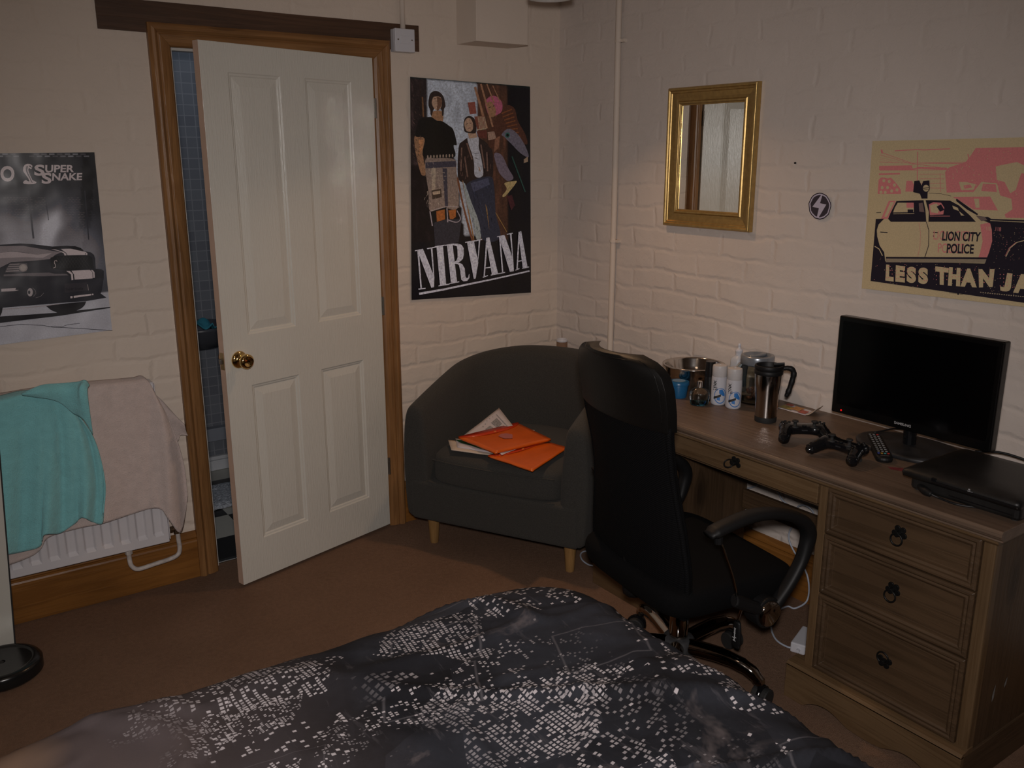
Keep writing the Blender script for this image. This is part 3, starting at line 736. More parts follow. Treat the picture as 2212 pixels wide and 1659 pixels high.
def duvet():
    bm = bm_new()
    def f(u, v):
        # sheet runs past the mattress edges and falls; s = arc coordinate
        sx = -1.02+ (2.02+.50)*u; sy = -1.0+(2.0)*v-.02
        sx += .0
        R = .13
        def fall(s, edge):
            d = s-(edge-R)
            if d <= 0: return s, 0.0
            a = min(d/R, PI/2)
            if a < PI/2: return edge-R+R*math.sin(a), R*(1-math.cos(a))
            return edge+.02*(d-R*PI/2), R+(d-R*PI/2)
        x, dx = fall(sx, 1.085)
        if sy > 0: y, dy = fall(sy, .735)
        else:
            y, dy = fall(-sy, .72); y = -y
        z = .545-dx-dy
        ex, R2 = 1.085, .24; ey = .735 if sy > 0 else .72; qx = sx-(ex-R2); qy = abs(sy)-(ey-R2)
        if qx > 0 and qy > 0:      # corner rounded in plan
            rad = math.hypot(qx, qy) or 1e-6; d = rad-(R2-R)
            if d > 0:
                a = min(d/R, PI/2); rr = R2-R+R*math.sin(a)+.02*max(0, d-R*PI/2); dd = R*(1-math.cos(a))+max(0, d-R*PI/2)
                x = ex-R2+qx/rad*rr; y = math.copysign(ey-R2+qy/rad*rr, sy); dx = dd; dy = 0; z = .545-dd
            else: x, y, dx, dy, z = sx, sy, 0, 0, .545
        z = max(z, .10+.02*math.sin(u*40))
        P = Vector((sx*1.6, sy*1.6, .3))
        w_ = .030*noise.noise(P*1.3)+.020*noise.noise(Vector((sx*2.5+sy*4.5, sy*2-sx*3, 1.0)))
        r1 = abs(noise.noise(Vector((sx*1.7+sy*3.2, sy*1.3-sx*.8, 4.0)))); w_ += .028*max(0, 1-r1*9)**1.6
        r2 = abs(noise.noise(Vector((sx*2.6-sy*1.8, sy*3.1+sx*1.5, 8.0)))); w_ += .016*max(0, 1-r2*9)**1.5
        r3 = abs(noise.noise(Vector((sx*5.1+sy*2.8, sy*5.1, 3.0)))); w_ += .007*max(0, 1-r3*7)
        w_ *= .55*min(1, 1-dx*.5)
        hang = min(1, (dx+dy)/.3)
        if dx > .08: x += .016*math.sin(sy*21+1)*min(1, dx/.3)+.01*math.sin(sy*47)*min(1, dx/.3)
        if dy > .08: y += math.copysign(1, y)*(.018*math.sin(sx*17)+.010*math.sin(sx*39))*min(1, dy/.3)
        return (x, y, z+w_*(1-.7*hang))
    grid(bm, 230, 190, f); return bm
dv = obj('duvet', duvet(), duvet_mat(), smooth=True, solid=.012)
dv.location = (-2.33, -2.33, 0); tag(dv, 'rumpled duvet printed with a grey night city skyline, lying over the bed', 'duvet')
# fix the sheet so that it never dips into the mattress
# ------------------------------------------------------------------ armchair
M_FAB = mat('dark_grey_upholstery', (.037, .035, .031), .92, noise_s=350, noise_amt=.3, bump=.5, bump_s=700, sheen=.05)
M_BEECH = wood_mat('beech_leg', (.33, .19, .07), (.27, .15, .055), (.18, .1, .035), 2, .4, 1, 0)
ac = empty('tub_armchair', (-.7175, -.5505, 0)); NX, NY = -.876, -.482
# local x = to the right of the sitter's view in the photo (t), local y = backwards
ac.rotation_euler = (0, 0, math.atan2(-.876, .482)); tag(ac, 'dark grey fabric tub armchair with beech legs in the room corner', 'armchair')
# local frame: +x along t, +y = rotate +90deg = (.876,.482) = towards the wall
def ac_shell():
    bm = bm_new(); rings = []
    N = 44
    def outer(s):   # s 0..1 round the U from left front to right front
        L = .34; A = PI*.40*.94
        tot = 2*L+A; d = s*tot
        if d < L: return (-.40, -.055+d, -1, 0)
        if d > L+A: return (.40, -.055+L-(d-L-A), 1, 0)
        a = PI-(d-L)/A*PI; return (.40*math.cos(a), -.055+L+.345*math.sin(a), math.cos(a), math.sin(a))
    for i in range(N+1):
        s = i/N; x, y, nx, ny = outer(s)
        q = abs(2*s-1); back = 1-q         # 0 at fronts, 1 at middle back
        h = .628+(.775-.628)*(1-max(0, (q-.12)/.88)**1.55)
        th = .085+.035*back
        top = .030
        lean = .018*back
        bulge = .0
        sec = []
        # profile of the wall section, outer bottom -> over top -> inner bottom
        z0 = .130
        for o_, z in ((.0, z0), (.006, .16), (.010+.012*(1-back), .36), (.006+.006*(1-back), h-.10), (.002, h-.045), (-.010, h-.016), (-.030, h-.003), (-th*.62, h), (-th*.88, h-.012), (-th-.002, h-.035), (-th-.010, h-.12), (-th-.022, .40), (-th-.022, .22), (-th-.018, z0)):
            sec.append((x+nx*(o_+lean*(z-z0)/.6), y+ny*(o_+lean*(z-z0)/.6), z))
        rings.append(sec)
    # cap arm fronts: rounded
    f0 = [(p[0]*1.0, p[1]-.0, p[2]) for p in rings[0]]
    def capring(r, k, dy):
        c = Vector((sum(p[0] for p in r)/len(r), 0, 0)); out = []
        for p in r:
            zc = .35; zz = p[2] if p[2] < .2 else p[2]-(k*.018 if p[2] > .5 else 0)
            out.append((c.x+(p[0]-c.x)*(1-k*.28), p[1]-dy, max(zz, .130+.012*k)))
        return out
    rings = [capring(rings[0], 1, .022), capring(rings[0], .35, .014)]+rings+[capring(rings[-1], .35, .014), capring(rings[-1], 1, .022)]
    loft(bm, rings, cap=True)
    return bm
o = obj('shell', ac_shell(), M_FAB, ac, smooth=True, subsurf=1)
bm = bm_new(); box(bm, -.375, .375, -.0805, .27, .131, .306); box(bm, -.29, .29, .26, .56, .133, .304); obj('seat_base', bm, M_FAB, ac, bevel=.016, seg=4)
def cushion():
    bm = bm_new(); out = []
    pts = [(-.276, -.070), (-.15, -.086), (0, -.091), (.15, -.086), (.276, -.070), (.30, .0), (.30, .30), (.24, .44), (.12, .50), (0, .515), (-.12, .50), (-.24, .44), (-.30, .30), (-.30, .0)]
    for z, s in ((.3055, .93), (.308, .985), (.318, 1.0), (.395, 1.0), (.415, .985), (.432, .93), (.442, .75), (.447, .4), (.448, .1)):
        out.append([(x*s, .22+(y-.22)*s, z) for x, y in pts])
    loft(bm, out); return bm
obj('seat_cushion', cushion(), M_FAB, ac, smooth=True, subsurf=2)
bm = bm_new(); tube(bm, [(-.272, -.068, .402), (-.15, -.0845, .402), (0, -.0895, .402), (.15, -.0845, .402), (.272, -.068, .402)], .0035, 6, 6); obj('piping', bm, M_FAB, ac, smooth=True)
for x, y in ((-.315, 0), (.315, 0), (-.24, .50), (.24, .50)):
    bm = bm_new(); lathe(bm, [(0, 0), (.0165, 0), (.018, .003), (.027, .1345), (0, .1345)], cx=x, cy=y, n=24, cap=False); obj('leg', bm, M_BEECH, ac, smooth=True).modifiers.new('e', 'EDGE_SPLIT').split_angle = .8
# brown cardboard tube standing in the corner behind the armchair
tb = empty('cardboard_tube', (-.048, -.105, 0)); tag(tb, 'brown tube with a pale rim standing in the corner behind the armchair', 'tube')
bm = bm_new(); lathe(bm, [(.026, 0), (.026, .762), (.024, .762), (.024, 0)], n=28, cap=False); obj('tube_body', bm, mat('kraft_brown', (.19, .115, .075), .7, noise_s=30), tb, smooth=True)
bm = bm_new(); lathe(bm, [(.0262, .753), (.0268, .757), (.0268, .764), (.0235, .766), (.0235, .755)], n=28, cap=False); obj('rim', bm, M_WPL, tb, smooth=True)

# papers and folders on the seat
def quad_sheet(name, pts, m, parent=None, n=10, curl=0, solid=.0008, sm=True, seed=0, lift=None):
    """pts: 4 3D corners in order; slight curl"""
    a, b, c, d = [Vector(p) for p in pts]; bm = bm_new()
    def f(u, v):
        p = (a*(1-u)+b*u)*(1-v)+(d*(1-u)+c*u)*v
        p = p+Vector((0, 0, curl*math.sin(u*PI)*math.sin(v*PI)+.002*noise.noise(Vector((u*3, v*3, seed)))))
        if lift: p.z += lift(u, v)
        return p
    grid(bm, n, n, f); return obj(name, bm, m, parent, smooth=sm, solid=solid)
M_PAP = mat('white_paper', (.58, .53, .55), .7); M_PAPC = mat('cream_paper', (.55, .46, .38), .7); M_PRT = mat('printed_grey', (.28, .27, .28), .8, noise_s=200, noise_amt=.5)
M_ORG = mat('orange_polypropylene', (.62, .105, .008), .30, noise_s=14, noise_amt=.08, coat=.2)
M_RED = mat('orange_flap', (.50, .035, .005), .25)
M_PINK = mat('sticker_pink', (.42, .13, .12), .6); M_GRN = mat('dark_green_spine', (.01, .05, .012), .4)
Zs = lambda x, y, z: onZ(x, y, z)
pp = quad_sheet('paper_sheet', [Zs(968, 951, .457), Zs(975, 972, .453), Zs(1068, 985, .453), Zs(1060, 960, .458)], M_PAPC, curl=.004, solid=.003); tag(pp, 'cream sheets lying lowest in the pile at the left of the armchair seat', 'paper')
pp = quad_sheet('paper_sheet', [Zs(984, 948, .463), Zs(988, 966, .459), Zs(1072, 980, .459), Zs(1066, 958, .463)], M_PAP, curl=.006, solid=.004); tag(pp, 'white folded papers under the upper orange folder, sticking out to its left', 'paper')
pp = quad_sheet('notebook', [Zs(984, 950, .467), Zs(1000, 958, .466), Zs(1075, 979, .466), Zs(1080, 962, .469)], M_GRN, solid=.003); tag(pp, 'dark green notebook edge showing under the upper orange folder', 'notebook')
# sheet sliding up against the back
c_ap, c_r, c_l, c_b = Zs(1078, 881, .525), Zs(1108, 920, .492), Zs(1000, 942, .475), Zs(1060, 958, .474)
ps = quad_sheet('paper_sheet', [c_l, c_ap, c_r, c_b], M_PAP, curl=-.006, solid=.0008); tag(ps, 'white printed sheet leaning up in a point behind the upper orange folder', 'paper')
def on_quad(u, v, h=.0012):
    p = (c_l*(1-u)+c_ap*u)*(1-v)+(c_b*(1-u)+c_r*u)*v; n = (c_ap-c_l).cross(c_b-c_l).normalized(); n = n if n.z > 0 else -n
    return p+n*h+Vector((0, 0, -.006*math.sin(u*PI)*math.sin(v*PI)))
bm = bm_new()
for (u0, u1, v0, v1) in ((.62, .80, .28, .62), (.40, .55, .34, .62), (.84, .855, .15, .95), (.58, .60, .10, .14), (.66, .68, .10, .14), (.74, .76, .12, .16), (.5, .52, .16, .20), (.42, .44, .18, .22)):
    V_ = [bm.verts.new(on_quad(*q)) for q in ((u0, v0), (u1, v0), (u1, v1), (u0, v1))]; bm.faces.new(V_)
obj('print', bm, M_PRT, ps)
pw_ = quad_sheet('paper_sheet', [Zs(1122, 926, .476), Zs(1155, 929, .474), Zs(1153, 940, .474), Zs(1125, 940, .476)], M_PAP); tag(pw_, 'small white paper corner poking out behind the upper orange folder', 'paper')
def folder(pts, z, th, lab, flapdir):
    P_ = [Zs(x, y, zz) for (x, y), zz in zip(pts, z)]
    e = empty('document_folder', P_[0]); tag(e, lab, 'folder', 'orange plastic folders on the armchair')
    L_ = [p-P_[0] for p in P_]
    o_ = quad_sheet('folder_body', L_, M_ORG, e, n=14, curl=.003, solid=th)
    a, b, c, d = L_   # flap along a-b edge, towards d
    up = Vector((0, 0, th/2+.0008))
    def at(u, v): return (a*(1-u)+b*u)*(1-v)+(d*(1-u)+c*u)*v+up+Vector((0, 0, .003*math.sin(u*PI)*math.sin(v*PI)+.0012))
    bm = bm_new()
    n_ = 12; top = [at(i/n_, 0.0) for i in range(n_+1)]; bot = [at(i/n_, .24*(1-abs(2*i/n_-1)**3*.8)) for i in range(n_+1)]
    T_ = [bm.verts.new(p) for p in top]; B_ = [bm.verts.new(p) for p in bot]
    for i in range(n_): bm.faces.new((T_[i], T_[i+1], B_[i+1], B_[i]))
    obj('flap', bm, M_RED, e, smooth=True, solid=.0008)
    bm = bm_new(); q = at(.5, .19); lathe(bm, [(0, .0035), (.005, .003), (.0062, .0), ], cx=q.x, cy=q.y, n=16, z0=q.z, cap=False); obj('press_stud', bm, mat('stud_orange', (.6, .16, .03), .3), e, smooth=True)
    return e, at
e2, at2 = folder([(1054, 986), (1176, 953), (1226, 968), (1150, 1018)], [.458, .466, .462, .458], .006, 'lower orange plastic document folder, its right corner behind the armchair arm', 1)
e1, at1 = folder([(990, 946), (1118, 915), (1190, 950), (1070, 979)], [.484, .487, .481, .476], .008, 'upper orange plastic document folder with a pink sticker, on the papers', 1)
bm = bm_new(); bm.faces.new([bm.verts.new(at1(u, v)+Vector((0, 0, .0006))) for u, v in ((.42, .42), (.50, .36), (.58, .38), (.62, .50), (.52, .66), (.42, .58))]); obj('sticker', bm, M_PINK, e1)
pw_ = quad_sheet('paper_sheet', [Zs(1078, 978, .470), Zs(1138, 957, .473), Zs(1142, 959, .471), Zs(1084, 983, .468)], M_PAP); tag(pw_, 'thin white paper edge between the upper and lower orange folders', 'paper')

# ------------------------------------------------------------------ desk
dk = empty('pine_desk', (-.55, -2.43, 0)); tag(dk, 'rustic dark-waxed pine desk with a knee drawer and three ring-pull drawers against the wall', 'desk')
def dloc(bm): bm.transform(Matrix.Translation((.55, 2.43, 0))); return bm
def dobj(name, bm, m, parent=dk, **k): return obj(name, dloc(bm), m, parent, **k)
YL, YR = -.935, -2.43      # desk top ends
bm = bm_new(); pr_ = [(-.55, .724), (-.553, .730), (-.553, .738), (-.548, .744), (-.02, .744), (-.02, .714), (-.545, .714), (-.543, .719)]
prism(bm, pr_, lambda u, v, d: (u, d, v), YR, YL); dobj('desk_top', bm, DSKT, bevel=.0012, seg=1)
bm = bm_new(); prism(bm, [(-.535, .700), (-.540, .706), (-.540, .7139), (-.02, .7139), (-.02, .700)], lambda u, v, d: (u, d, v), YR+.012, YL-.012); dobj('top_moulding', bm, DSK[1], bevel=.001, seg=1)
# pedestal carcass
bm = bm_new(); box(bm, -.520, -.03, -2.405, -2.388, .108, .7); box(bm, -.520, -.03, -1.925, -1.908, .108, .7); box(bm, -.06, -.045, -2.388, -1.925, .108, .7); box(bm, -.5, -.06, -2.388, -1.925, .108, .125); dobj('side_panels', bm, DSKD[2])
for ya in (-1.936, -2.409):
    bm = bm_new(); box(bm, -.524, -.49, ya, ya+.032, .108, .7); dobj('stile', bm, DSK[2], bevel=.004)
ST = [(.566, .7, 0), (.377, .552, 1), (.122, .366, 2)]
def drawer(y0, y1, z0, z1, par=dk, name='drawer', ring=True, up=False, plain=False, ringside=False, ry=None):
    dr = empty(name, (0, 0, 0)); dr.parent = par
    dr.location = (.025, (y0+y1)/2+2.43, (z0+z1)/2)
    w_, h_ = abs(y1-y0)/2, (z1-z0)/2; X = 0
    bm = bm_new()
    if plain: box(bm, 0, .018, -w_, w_, -h_, h_)
    else:
        # frame mouldings: raised lip, quirk, sunk field
        rings = []
        for ins, dx in ((0, .012), (0, -.004), (.004, -.008), (.010, -.0085), (.014, -.004), (.020, -.006), (.026, -.002), (.030, .008), (.0305, .0085)):
            rings.append([(dx, -w_+ins, -h_+ins), (dx, w_-ins, -h_+ins), (dx, w_-ins, h_-ins), (dx, -w_+ins, h_-ins)])
        loft(bm, rings)
    obj('drawer_front', bm, DSKD[1] if not plain else DSK[1], dr, bevel=.0015, seg=1)
    bm = bm_new(); box(bm, .02 if plain else .0125, .44, -w_+.008, w_-.008, -h_+.01, h_-.012); obj('drawer_box', bm, DSKD[0], dr)
    # ring pull: flower rose + ring
    fx = (0 if plain else .0085)
    rp = bm_new(); yy = ry if ry is not None else 0
    zc = 0.005
    for k in range(4 if not up else 4):
        a = math.radians((-12, 62, 130, 200)[k] + (180 if up else 0)); dy, dz = math.cos(a)*.011, math.sin(a)*.011
        pts = [(0, 0)]; pl = []
        for j in range(12):
            b = j/12*2*PI; pl.append((yy+dy*1.25+math.cos(b)*.0085, zc+dz*1.25+math.sin(b)*.0085))
        prism(rp, pl, lambda u, v, d: (d, u, v), fx-.0045, fx+.0)
    tube(rp, [(fx+.001, yy, zc), (fx-.018, yy, zc)], .0075, 12, raw=True)
    obj('rose', rp, M_IRON, dr, bevel=.0012, seg=2)
    rg = bm_new(); R = .0165; n = 24; zz = zc+(R if up else -R)*.92
    if ringside: tube(rg, [(fx-.014+.010*math.sin(2*PI*i/n), yy+R*1.0+R*math.cos(2*PI*i/n), zc-.004+R*.62*math.sin(2*PI*i/n)) for i in range(n)], .0024, 8, closed=True, raw=True)
    else: tube(rg, [(fx-.015, yy+R*math.cos(2*PI*i/n), zz+R*math.sin(2*PI*i/n)) for i in range(n)], .0024, 8, closed=True, raw=True)
    obj('ring_pull', rg, M_IRON, dr, smooth=True)
    return dr
M_IRON = mat('black_iron', (.008, .008, .008), .4, .3, bump=.4, bump_s=300)
drawer(-2.376, -1.937, .560, .700); drawer(-2.376, -1.937, .372, .556); drawer(-2.376, -1.937, .124, .368, up=True)
drawer(-1.900, -1.266, .634, .700, plain=True, ringside=True, ry=-.012)
# plinth with scalloped apron, mitred round the pedestal
def apron(y0, y1, z1=.112):
    L_ = abs(y1-y0); s = []
    def f(t):   # lower edge height
        t = min(max(t, 0), 1)
        if t < .13 or t > .87: return 0.0
        if t < .40: a = (t-.13)/.27; return .034*math.sin(a*PI)**.7*(1 if a < .5 else 1)*.95 if a < .8 else .034*math.sin(.8*PI)**.7*.95*(1-(a-.8)/.2)+.010*((a-.8)/.2)
        if t > .60: a = (.87-t)/.27; return .034*math.sin(a*PI)**.7*.95 if a < .8 else .034*math.sin(.8*PI)**.7*.95*(1-(a-.8)/.2)+.010*((a-.8)/.2)
        a = (t-.40)/.20; return .010-.004*math.sin(a*PI)
    n = 60
    low = [(y0+(y1-y0)*i/n, f(i/n)) for i in range(n+1)]
    return low+[(y1, z1), (y0, z1)]
bm = bm_new(); prism(bm, apron(-2.412, -1.866), lambda u, v, d: (d, u, v), -.556, -.540)
dobj('plinth', bm, DSK[1], bevel=.001, seg=1)
for ya in (-2.412, -1.880):
    bm = bm_new(); box(bm, -.540, -.03, ya, ya+.014, 0, .108); dobj('plinth_side', bm, DSKD[0])
bm = bm_new(); prism(bm, [(-.556, .1085), (-.556, .112), (-.549, .119), (-.535, .121), (-.52, .124), (-.50, .124), (-.50, .1085)], lambda u, v, d: (u, d, v), -2.412, -1.866); dobj('plinth_moulding', bm, DSK[1])
# left support: narrow closed end with plinth
bm = bm_new(); box(bm, -.520, -.05, -1.2605, -1.2435, .108, .7); dobj('side_panels', bm, DSKD[2], bevel=.002)
bm = bm_new(); box(bm, -.520, -.05, -.985, -.968, .108, .7); box(bm, -.520, -.50, -1.2435, -.985, .108, .7); dobj('side_panels', bm, DSKD[2], bevel=.002)
bm = bm_new(); box(bm, -.556, -.03, -1.275, -.955, 0, .108); dobj('plinth', bm, DSK[1], bevel=.002)
bm = bm_new(); box(bm, -.075, -.055, -1.905, -1.262, .302, .376); dobj('back_rail', bm, DSKD[1], bevel=.002)
bm = bm_new(); box(bm, -.502, -.06, -1.904, -1.262, .619, .6245); dobj('drawer_runner', bm, DSKD[1])
# worn paint streaks on the right end panel
for (x, y, zz, h_) in ((-.50, -2.4058, .17, .05), (-.42, -2.4058, .22, .05), (-.36, -2.4058, .24, .03)):
    bm = bm_new(); bm.faces.new([bm.verts.new((x+a, y, zz+b)) for a, b in ((0, 0), (.008, .01), (.010, h_), (.004, h_*.8), (-.002, h_*.4))])
    dobj('scuff', bm, mat('scuff_grey', (.2, .19, .18), .9))
# ------------------------------------------------------------------ office chair (high mesh back, seen from behind)
CH = math.radians(-8)
oc = empty('office_chair', (-.75, -1.60, 0), rz=CH); tag(oc, 'black high-back mesh office chair with chrome five-star base pulled up to the desk', 'chair')
def mesh_mat():
    g = G('black_mesh_fabric'); P = g.tc.outputs['Object']; w1 = g.n('ShaderNodeTexWave'); w1.bands_direction = 'DIAGONAL'; w1.inputs['Scale'].default_value = 120; g.l(P, w1.inputs['Vector'])
    n = g.noise(P, 400, 2); g.base(g.mix(g.math('MULTIPLY', w1.outputs['Fac'], n), (.0014, .0014, .0017), (.009, .009, .0105)), .8, .12); g.bump(w1.outputs['Fac'], .0008, .8); return g.m
M_MESH = mesh_mat()
M_LEA = mat('black_leather', (.0045, .0042, .004), .45, bump=.5, bump_s=420, spec=.35, bump_d=.0006)
M_CHF = mat('black_seat_fabric', (.003, .003, .0034), .9, spec=.15, noise_s=400, noise_amt=.4, bump=.4, bump_s=800)
M_DCH = mat('dark_chrome', (.42, .37, .33), .08, 1.0)
def back_shape(z):
    """half width, x of the panel middle, forward wrap of the edges at height z"""
    K = [(.345, .225, -.175, .02), (.42, .240, -.195, .035), (.50, .238, -.208, .045), (.60, .222, -.222, .05), (.70, .205, -.235, .05), (.78, .200, -.246, .045), (.88, .207, -.262, .04), (.96, .215, -.278, .045), (1.02, .214, -.292, .05), (1.06, .200, -.303, .055), (1.085, .165, -.310, .055), (1.098, .10, -.314, .05)]
    for a, b in zip(K[:-1], K[1:]):
        if z <= b[0]:
            t = (z-a[0])/(b[0]-a[0]); t = max(0, t); return [a[i]+(b[i]-a[i])*t for i in (1, 2, 3)]
    return K[-1][1:]
def back_panel(z0, z1, nz, thick, grow=0, nu=24):
    bm = bm_new(); rings = []
    zs = [z0+(z1-z0)*i/nz for i in range(nz+1)]
    for z in zs:
        hw, xc, wr = back_shape(z); hw += grow; r = []
        top = max(0, (z-1.0)/.1)
        for k in range(nu+1):
            u = -1+2*k/nu; f = abs(u)**2.2
            r.append((xc+wr*f-thick/2-grow*.5, u*hw, z-.0*top))
        for k in range(nu+1):
            u = 1-2*k/nu; f = abs(u)**2.2
            r.append((xc+wr*f+thick/2+grow*.5, u*hw, z))
        rings.append(r)
    loft(bm, rings); return bm
obj('backrest', back_panel(.345, .925, 24, .022), M_MESH, oc, smooth=True, bevel=.004)
obj('headrest_panel', back_panel(.905, 1.098, 18, .028, .003), M_LEA, oc, smooth=True, bevel=.0125, seg=5)
# piped seams of the leather panel
pts = []
for i in range(30):
    z = .93+(1.09-.93)*i/29; hw, xc, wr = back_shape(z); pts.append((xc+wr*.84-.0145, hw*.93, z))
for k in range(1, 12):
    u = 1-2*k/12; hw, xc, wr = back_shape(1.092); pts.append((xc+wr*.6*abs(u)**2.2-.0135, hw*u*.93, 1.088))
for i in range(30):
    z = 1.09-(1.09-.93)*i/29; hw, xc, wr = back_shape(z); pts.append((xc+wr*.84-.0145, -hw*.93, z))
bm = bm_new(); tube(bm, pts, .0020, 6, raw=True); obj('piping', bm, M_LEA, oc, smooth=True)
for s in (-1, 1):   # seam tubes down the mesh sides
    pts = []
    for i in range(24):
        z = .36+.56*i/23; hw, xc, wr = back_shape(z); pts.append((xc+wr*.93-.004, s*(hw-.004), z))
    bm = bm_new(); tube(bm, pts, .009, 8, raw=True); obj('back_frame', bm, M_MESH, oc, smooth=True)
def seat():
    bm = bm_new(); out = []
    o_ = []
    n = 48
    for i in range(n):
        a = 2*PI*i/n; c, s = math.cos(a), math.sin(a); e = .34
        x = math.copysign(abs(c)**e, c); y = math.copysign(abs(s)**e, s); o_.append((x, y))
    for z, sx, sy, dx in ((.352, .19, .20, 0), (.356, .215, .235, 0), (.375, .232, .252, 0), (.41, .238, .256, 0), (.435, .234, .250, 0), (.447, .22, .235, 0), (.452, .17, .18, 0), (.450, .09, .10, 0)):
        out.append([(.012+dx+x*sx*1.04, y*sy*1.035, z-(.022*max(0, (x*sx-.13)/.1)**2 if z > .38 else 0)-.006*(1 if z > .448 else 0)) for x, y in o_])
    loft(bm, out); return bm
obj('seat', seat(), M_CHF, oc, smooth=True, subsurf=1)
for s in (-1, 1):
    Y = s*.283
    arm = bm_new()
    # pad with round front knuckle, then the strut sweeping down and back to the hub
    path = [(-.145, Y, .628), (-.10, Y, .640), (-.04, Y, .651), (.02, Y, .655), (.09, Y, .646), (.16, Y, .622), (.205, Y, .592), (.224, Y, .556), (.218, Y, .515), (.200, Y, .470), (.165, Y, .415), (.120, Y, .365), (.09, Y, .335)]
    P_ = catmull(path, 5); m = len(P_); rings = []
    for i, p in enumerate(P_):
        t = (P_[min(i+1, m-1)]-P_[max(i-1, 0)]).normalized(); nrm = Vector((-t.z, 0, t.x)); f = i/(m-1)
        wy = .027 if f < .45 else .027-.006*min(1, (f-.45)/.2); h = .0155 if f < .4 else .0155+.006*math.sin(min(1, (f-.4)/.35)*PI)
        if f < .03: h *= .6; wy *= .8
        rings.append([p+nrm*(h*math.sin(2*PI*k/14))+Vector((0, wy*math.copysign(abs(math.cos(2*PI*k/14))**.7, math.cos(2*PI*k/14)), 0)) for k in range(14)])
    loft(arm, rings)
    a_ = obj('armrest', arm, M_BLKP, oc, smooth=True)
    bm = bm_new(); tube(bm, [(-.110, Y, .615), (-.06, Y+s*.004, .50), (-.030, Y, .42)], .0048, 10, 3); obj('armrest_rod', bm, M_DCH, a_, smooth=True)
    bm = bm_new(); tube(bm, [(-.11, Y, .62), (-.108, Y, .597)], .012, 10, raw=True); obj('rod_socket', bm, M_BLKP, a_)
    bm = bm_new(); tube(bm, [(-.04, Y, .41), (.02, Y, .378), (.085, Y, .345)], .020, 12, 4, flat=.8); tube(bm, [(.085, Y-s*.045, .343), (.085, Y+s*.012, .343)], .047, 28, raw=True); obj('hub_bracket', bm, M_BLKP, a_, smooth=False, bevel=.004)
    bm = bm_new(); lathe(bm, [(0, .010), (.020, .0095), (.034, .006), (.0395, 0), (.0395, -.004)], n=36, cap=False); R_ = Matrix.Translation((.085, Y+s*.0155, .343)) @ Matrix.Rotation(math.radians(-90*s), 4, 'X')
    obj('chrome_disc', bm, M_DCH, a_, smooth=True, M=R_)
bm = bm_new(); box(bm, -.09, .09, -.09, .09, .318, .352); obj('mechanism', bm, M_BLKP, oc, bevel=.01)
bm = bm_new(); tube(bm, [(-.05, -.0, .33), (-.17, -.0, .335), (-.19, 0, .37), (-.186, 0, .50)], .017, 10, 4, flat=1.6); obj('back_bracket', bm, M_BLKP, oc, smooth=True)
bm = bm_new(); lathe(bm, [(0, .13), (.029, .13), (.0295, .135), (.0295, .245), (.027, .25), (.026, .325), (0, .325)], n=32, cap=False); obj('gas_lift', bm, M_DCH, oc, smooth=True).modifiers.new('e', 'EDGE_SPLIT').split_angle = .8
bm = bm_new(); tube(bm, [(.04, -.10, .335), (.075, -.155, .335), (.088, -.180, .320), (.083, -.170, .255)], .0042, 8, 5); lv = obj('tilt_lever', bm, M_DCH, oc, smooth=True)
lev = bm_new()
# gas lever paddle hanging below the seat, with white arrow marks
pc = Vector((.083, -.171, .225)); out = []
for z, w_, t_ in ((.032, .010, .006), (.026, .014, .007), (.0, .017, .008), (-.032, .019, .008), (-.052, .017, .007), (-.056, .012, .005)):
    out.append([(pc.x+t_*math.cos(2*PI*k/16), pc.y+w_*math.sin(2*PI*k/16), pc.z+z) for k in range(16)])
loft(lev, out); pad = obj('lever_paddle', lev, M_BLKP, oc, smooth=True)
bm = bm_new()
for (a, b, c, d) in ((-.004, .004, .010, .0016), (-.004, .004, -.004, .0016), (-.0035, .0035, .003, .0012), (-.008, -.002, -.018, .0013), (.001, .009, -.022, .0013), (-.006, .006, -.030, .0015)):
    bm.faces.new([bm.verts.new((pc.x-.0088, pc.y+y, pc.z+c+z)) for y, z in ((a, -d), (b, -d), (b, d), (a, d))])
bm.faces.new([bm.verts.new((pc.x-.0088, pc.y+y, pc.z+z)) for y, z in ((-.002, -.028), (.002, -.028), (.002, .012), (-.002, .012))])
obj('arrow_marks', bm, mat('white_mark', (.6, .6, .6), .6), pad)
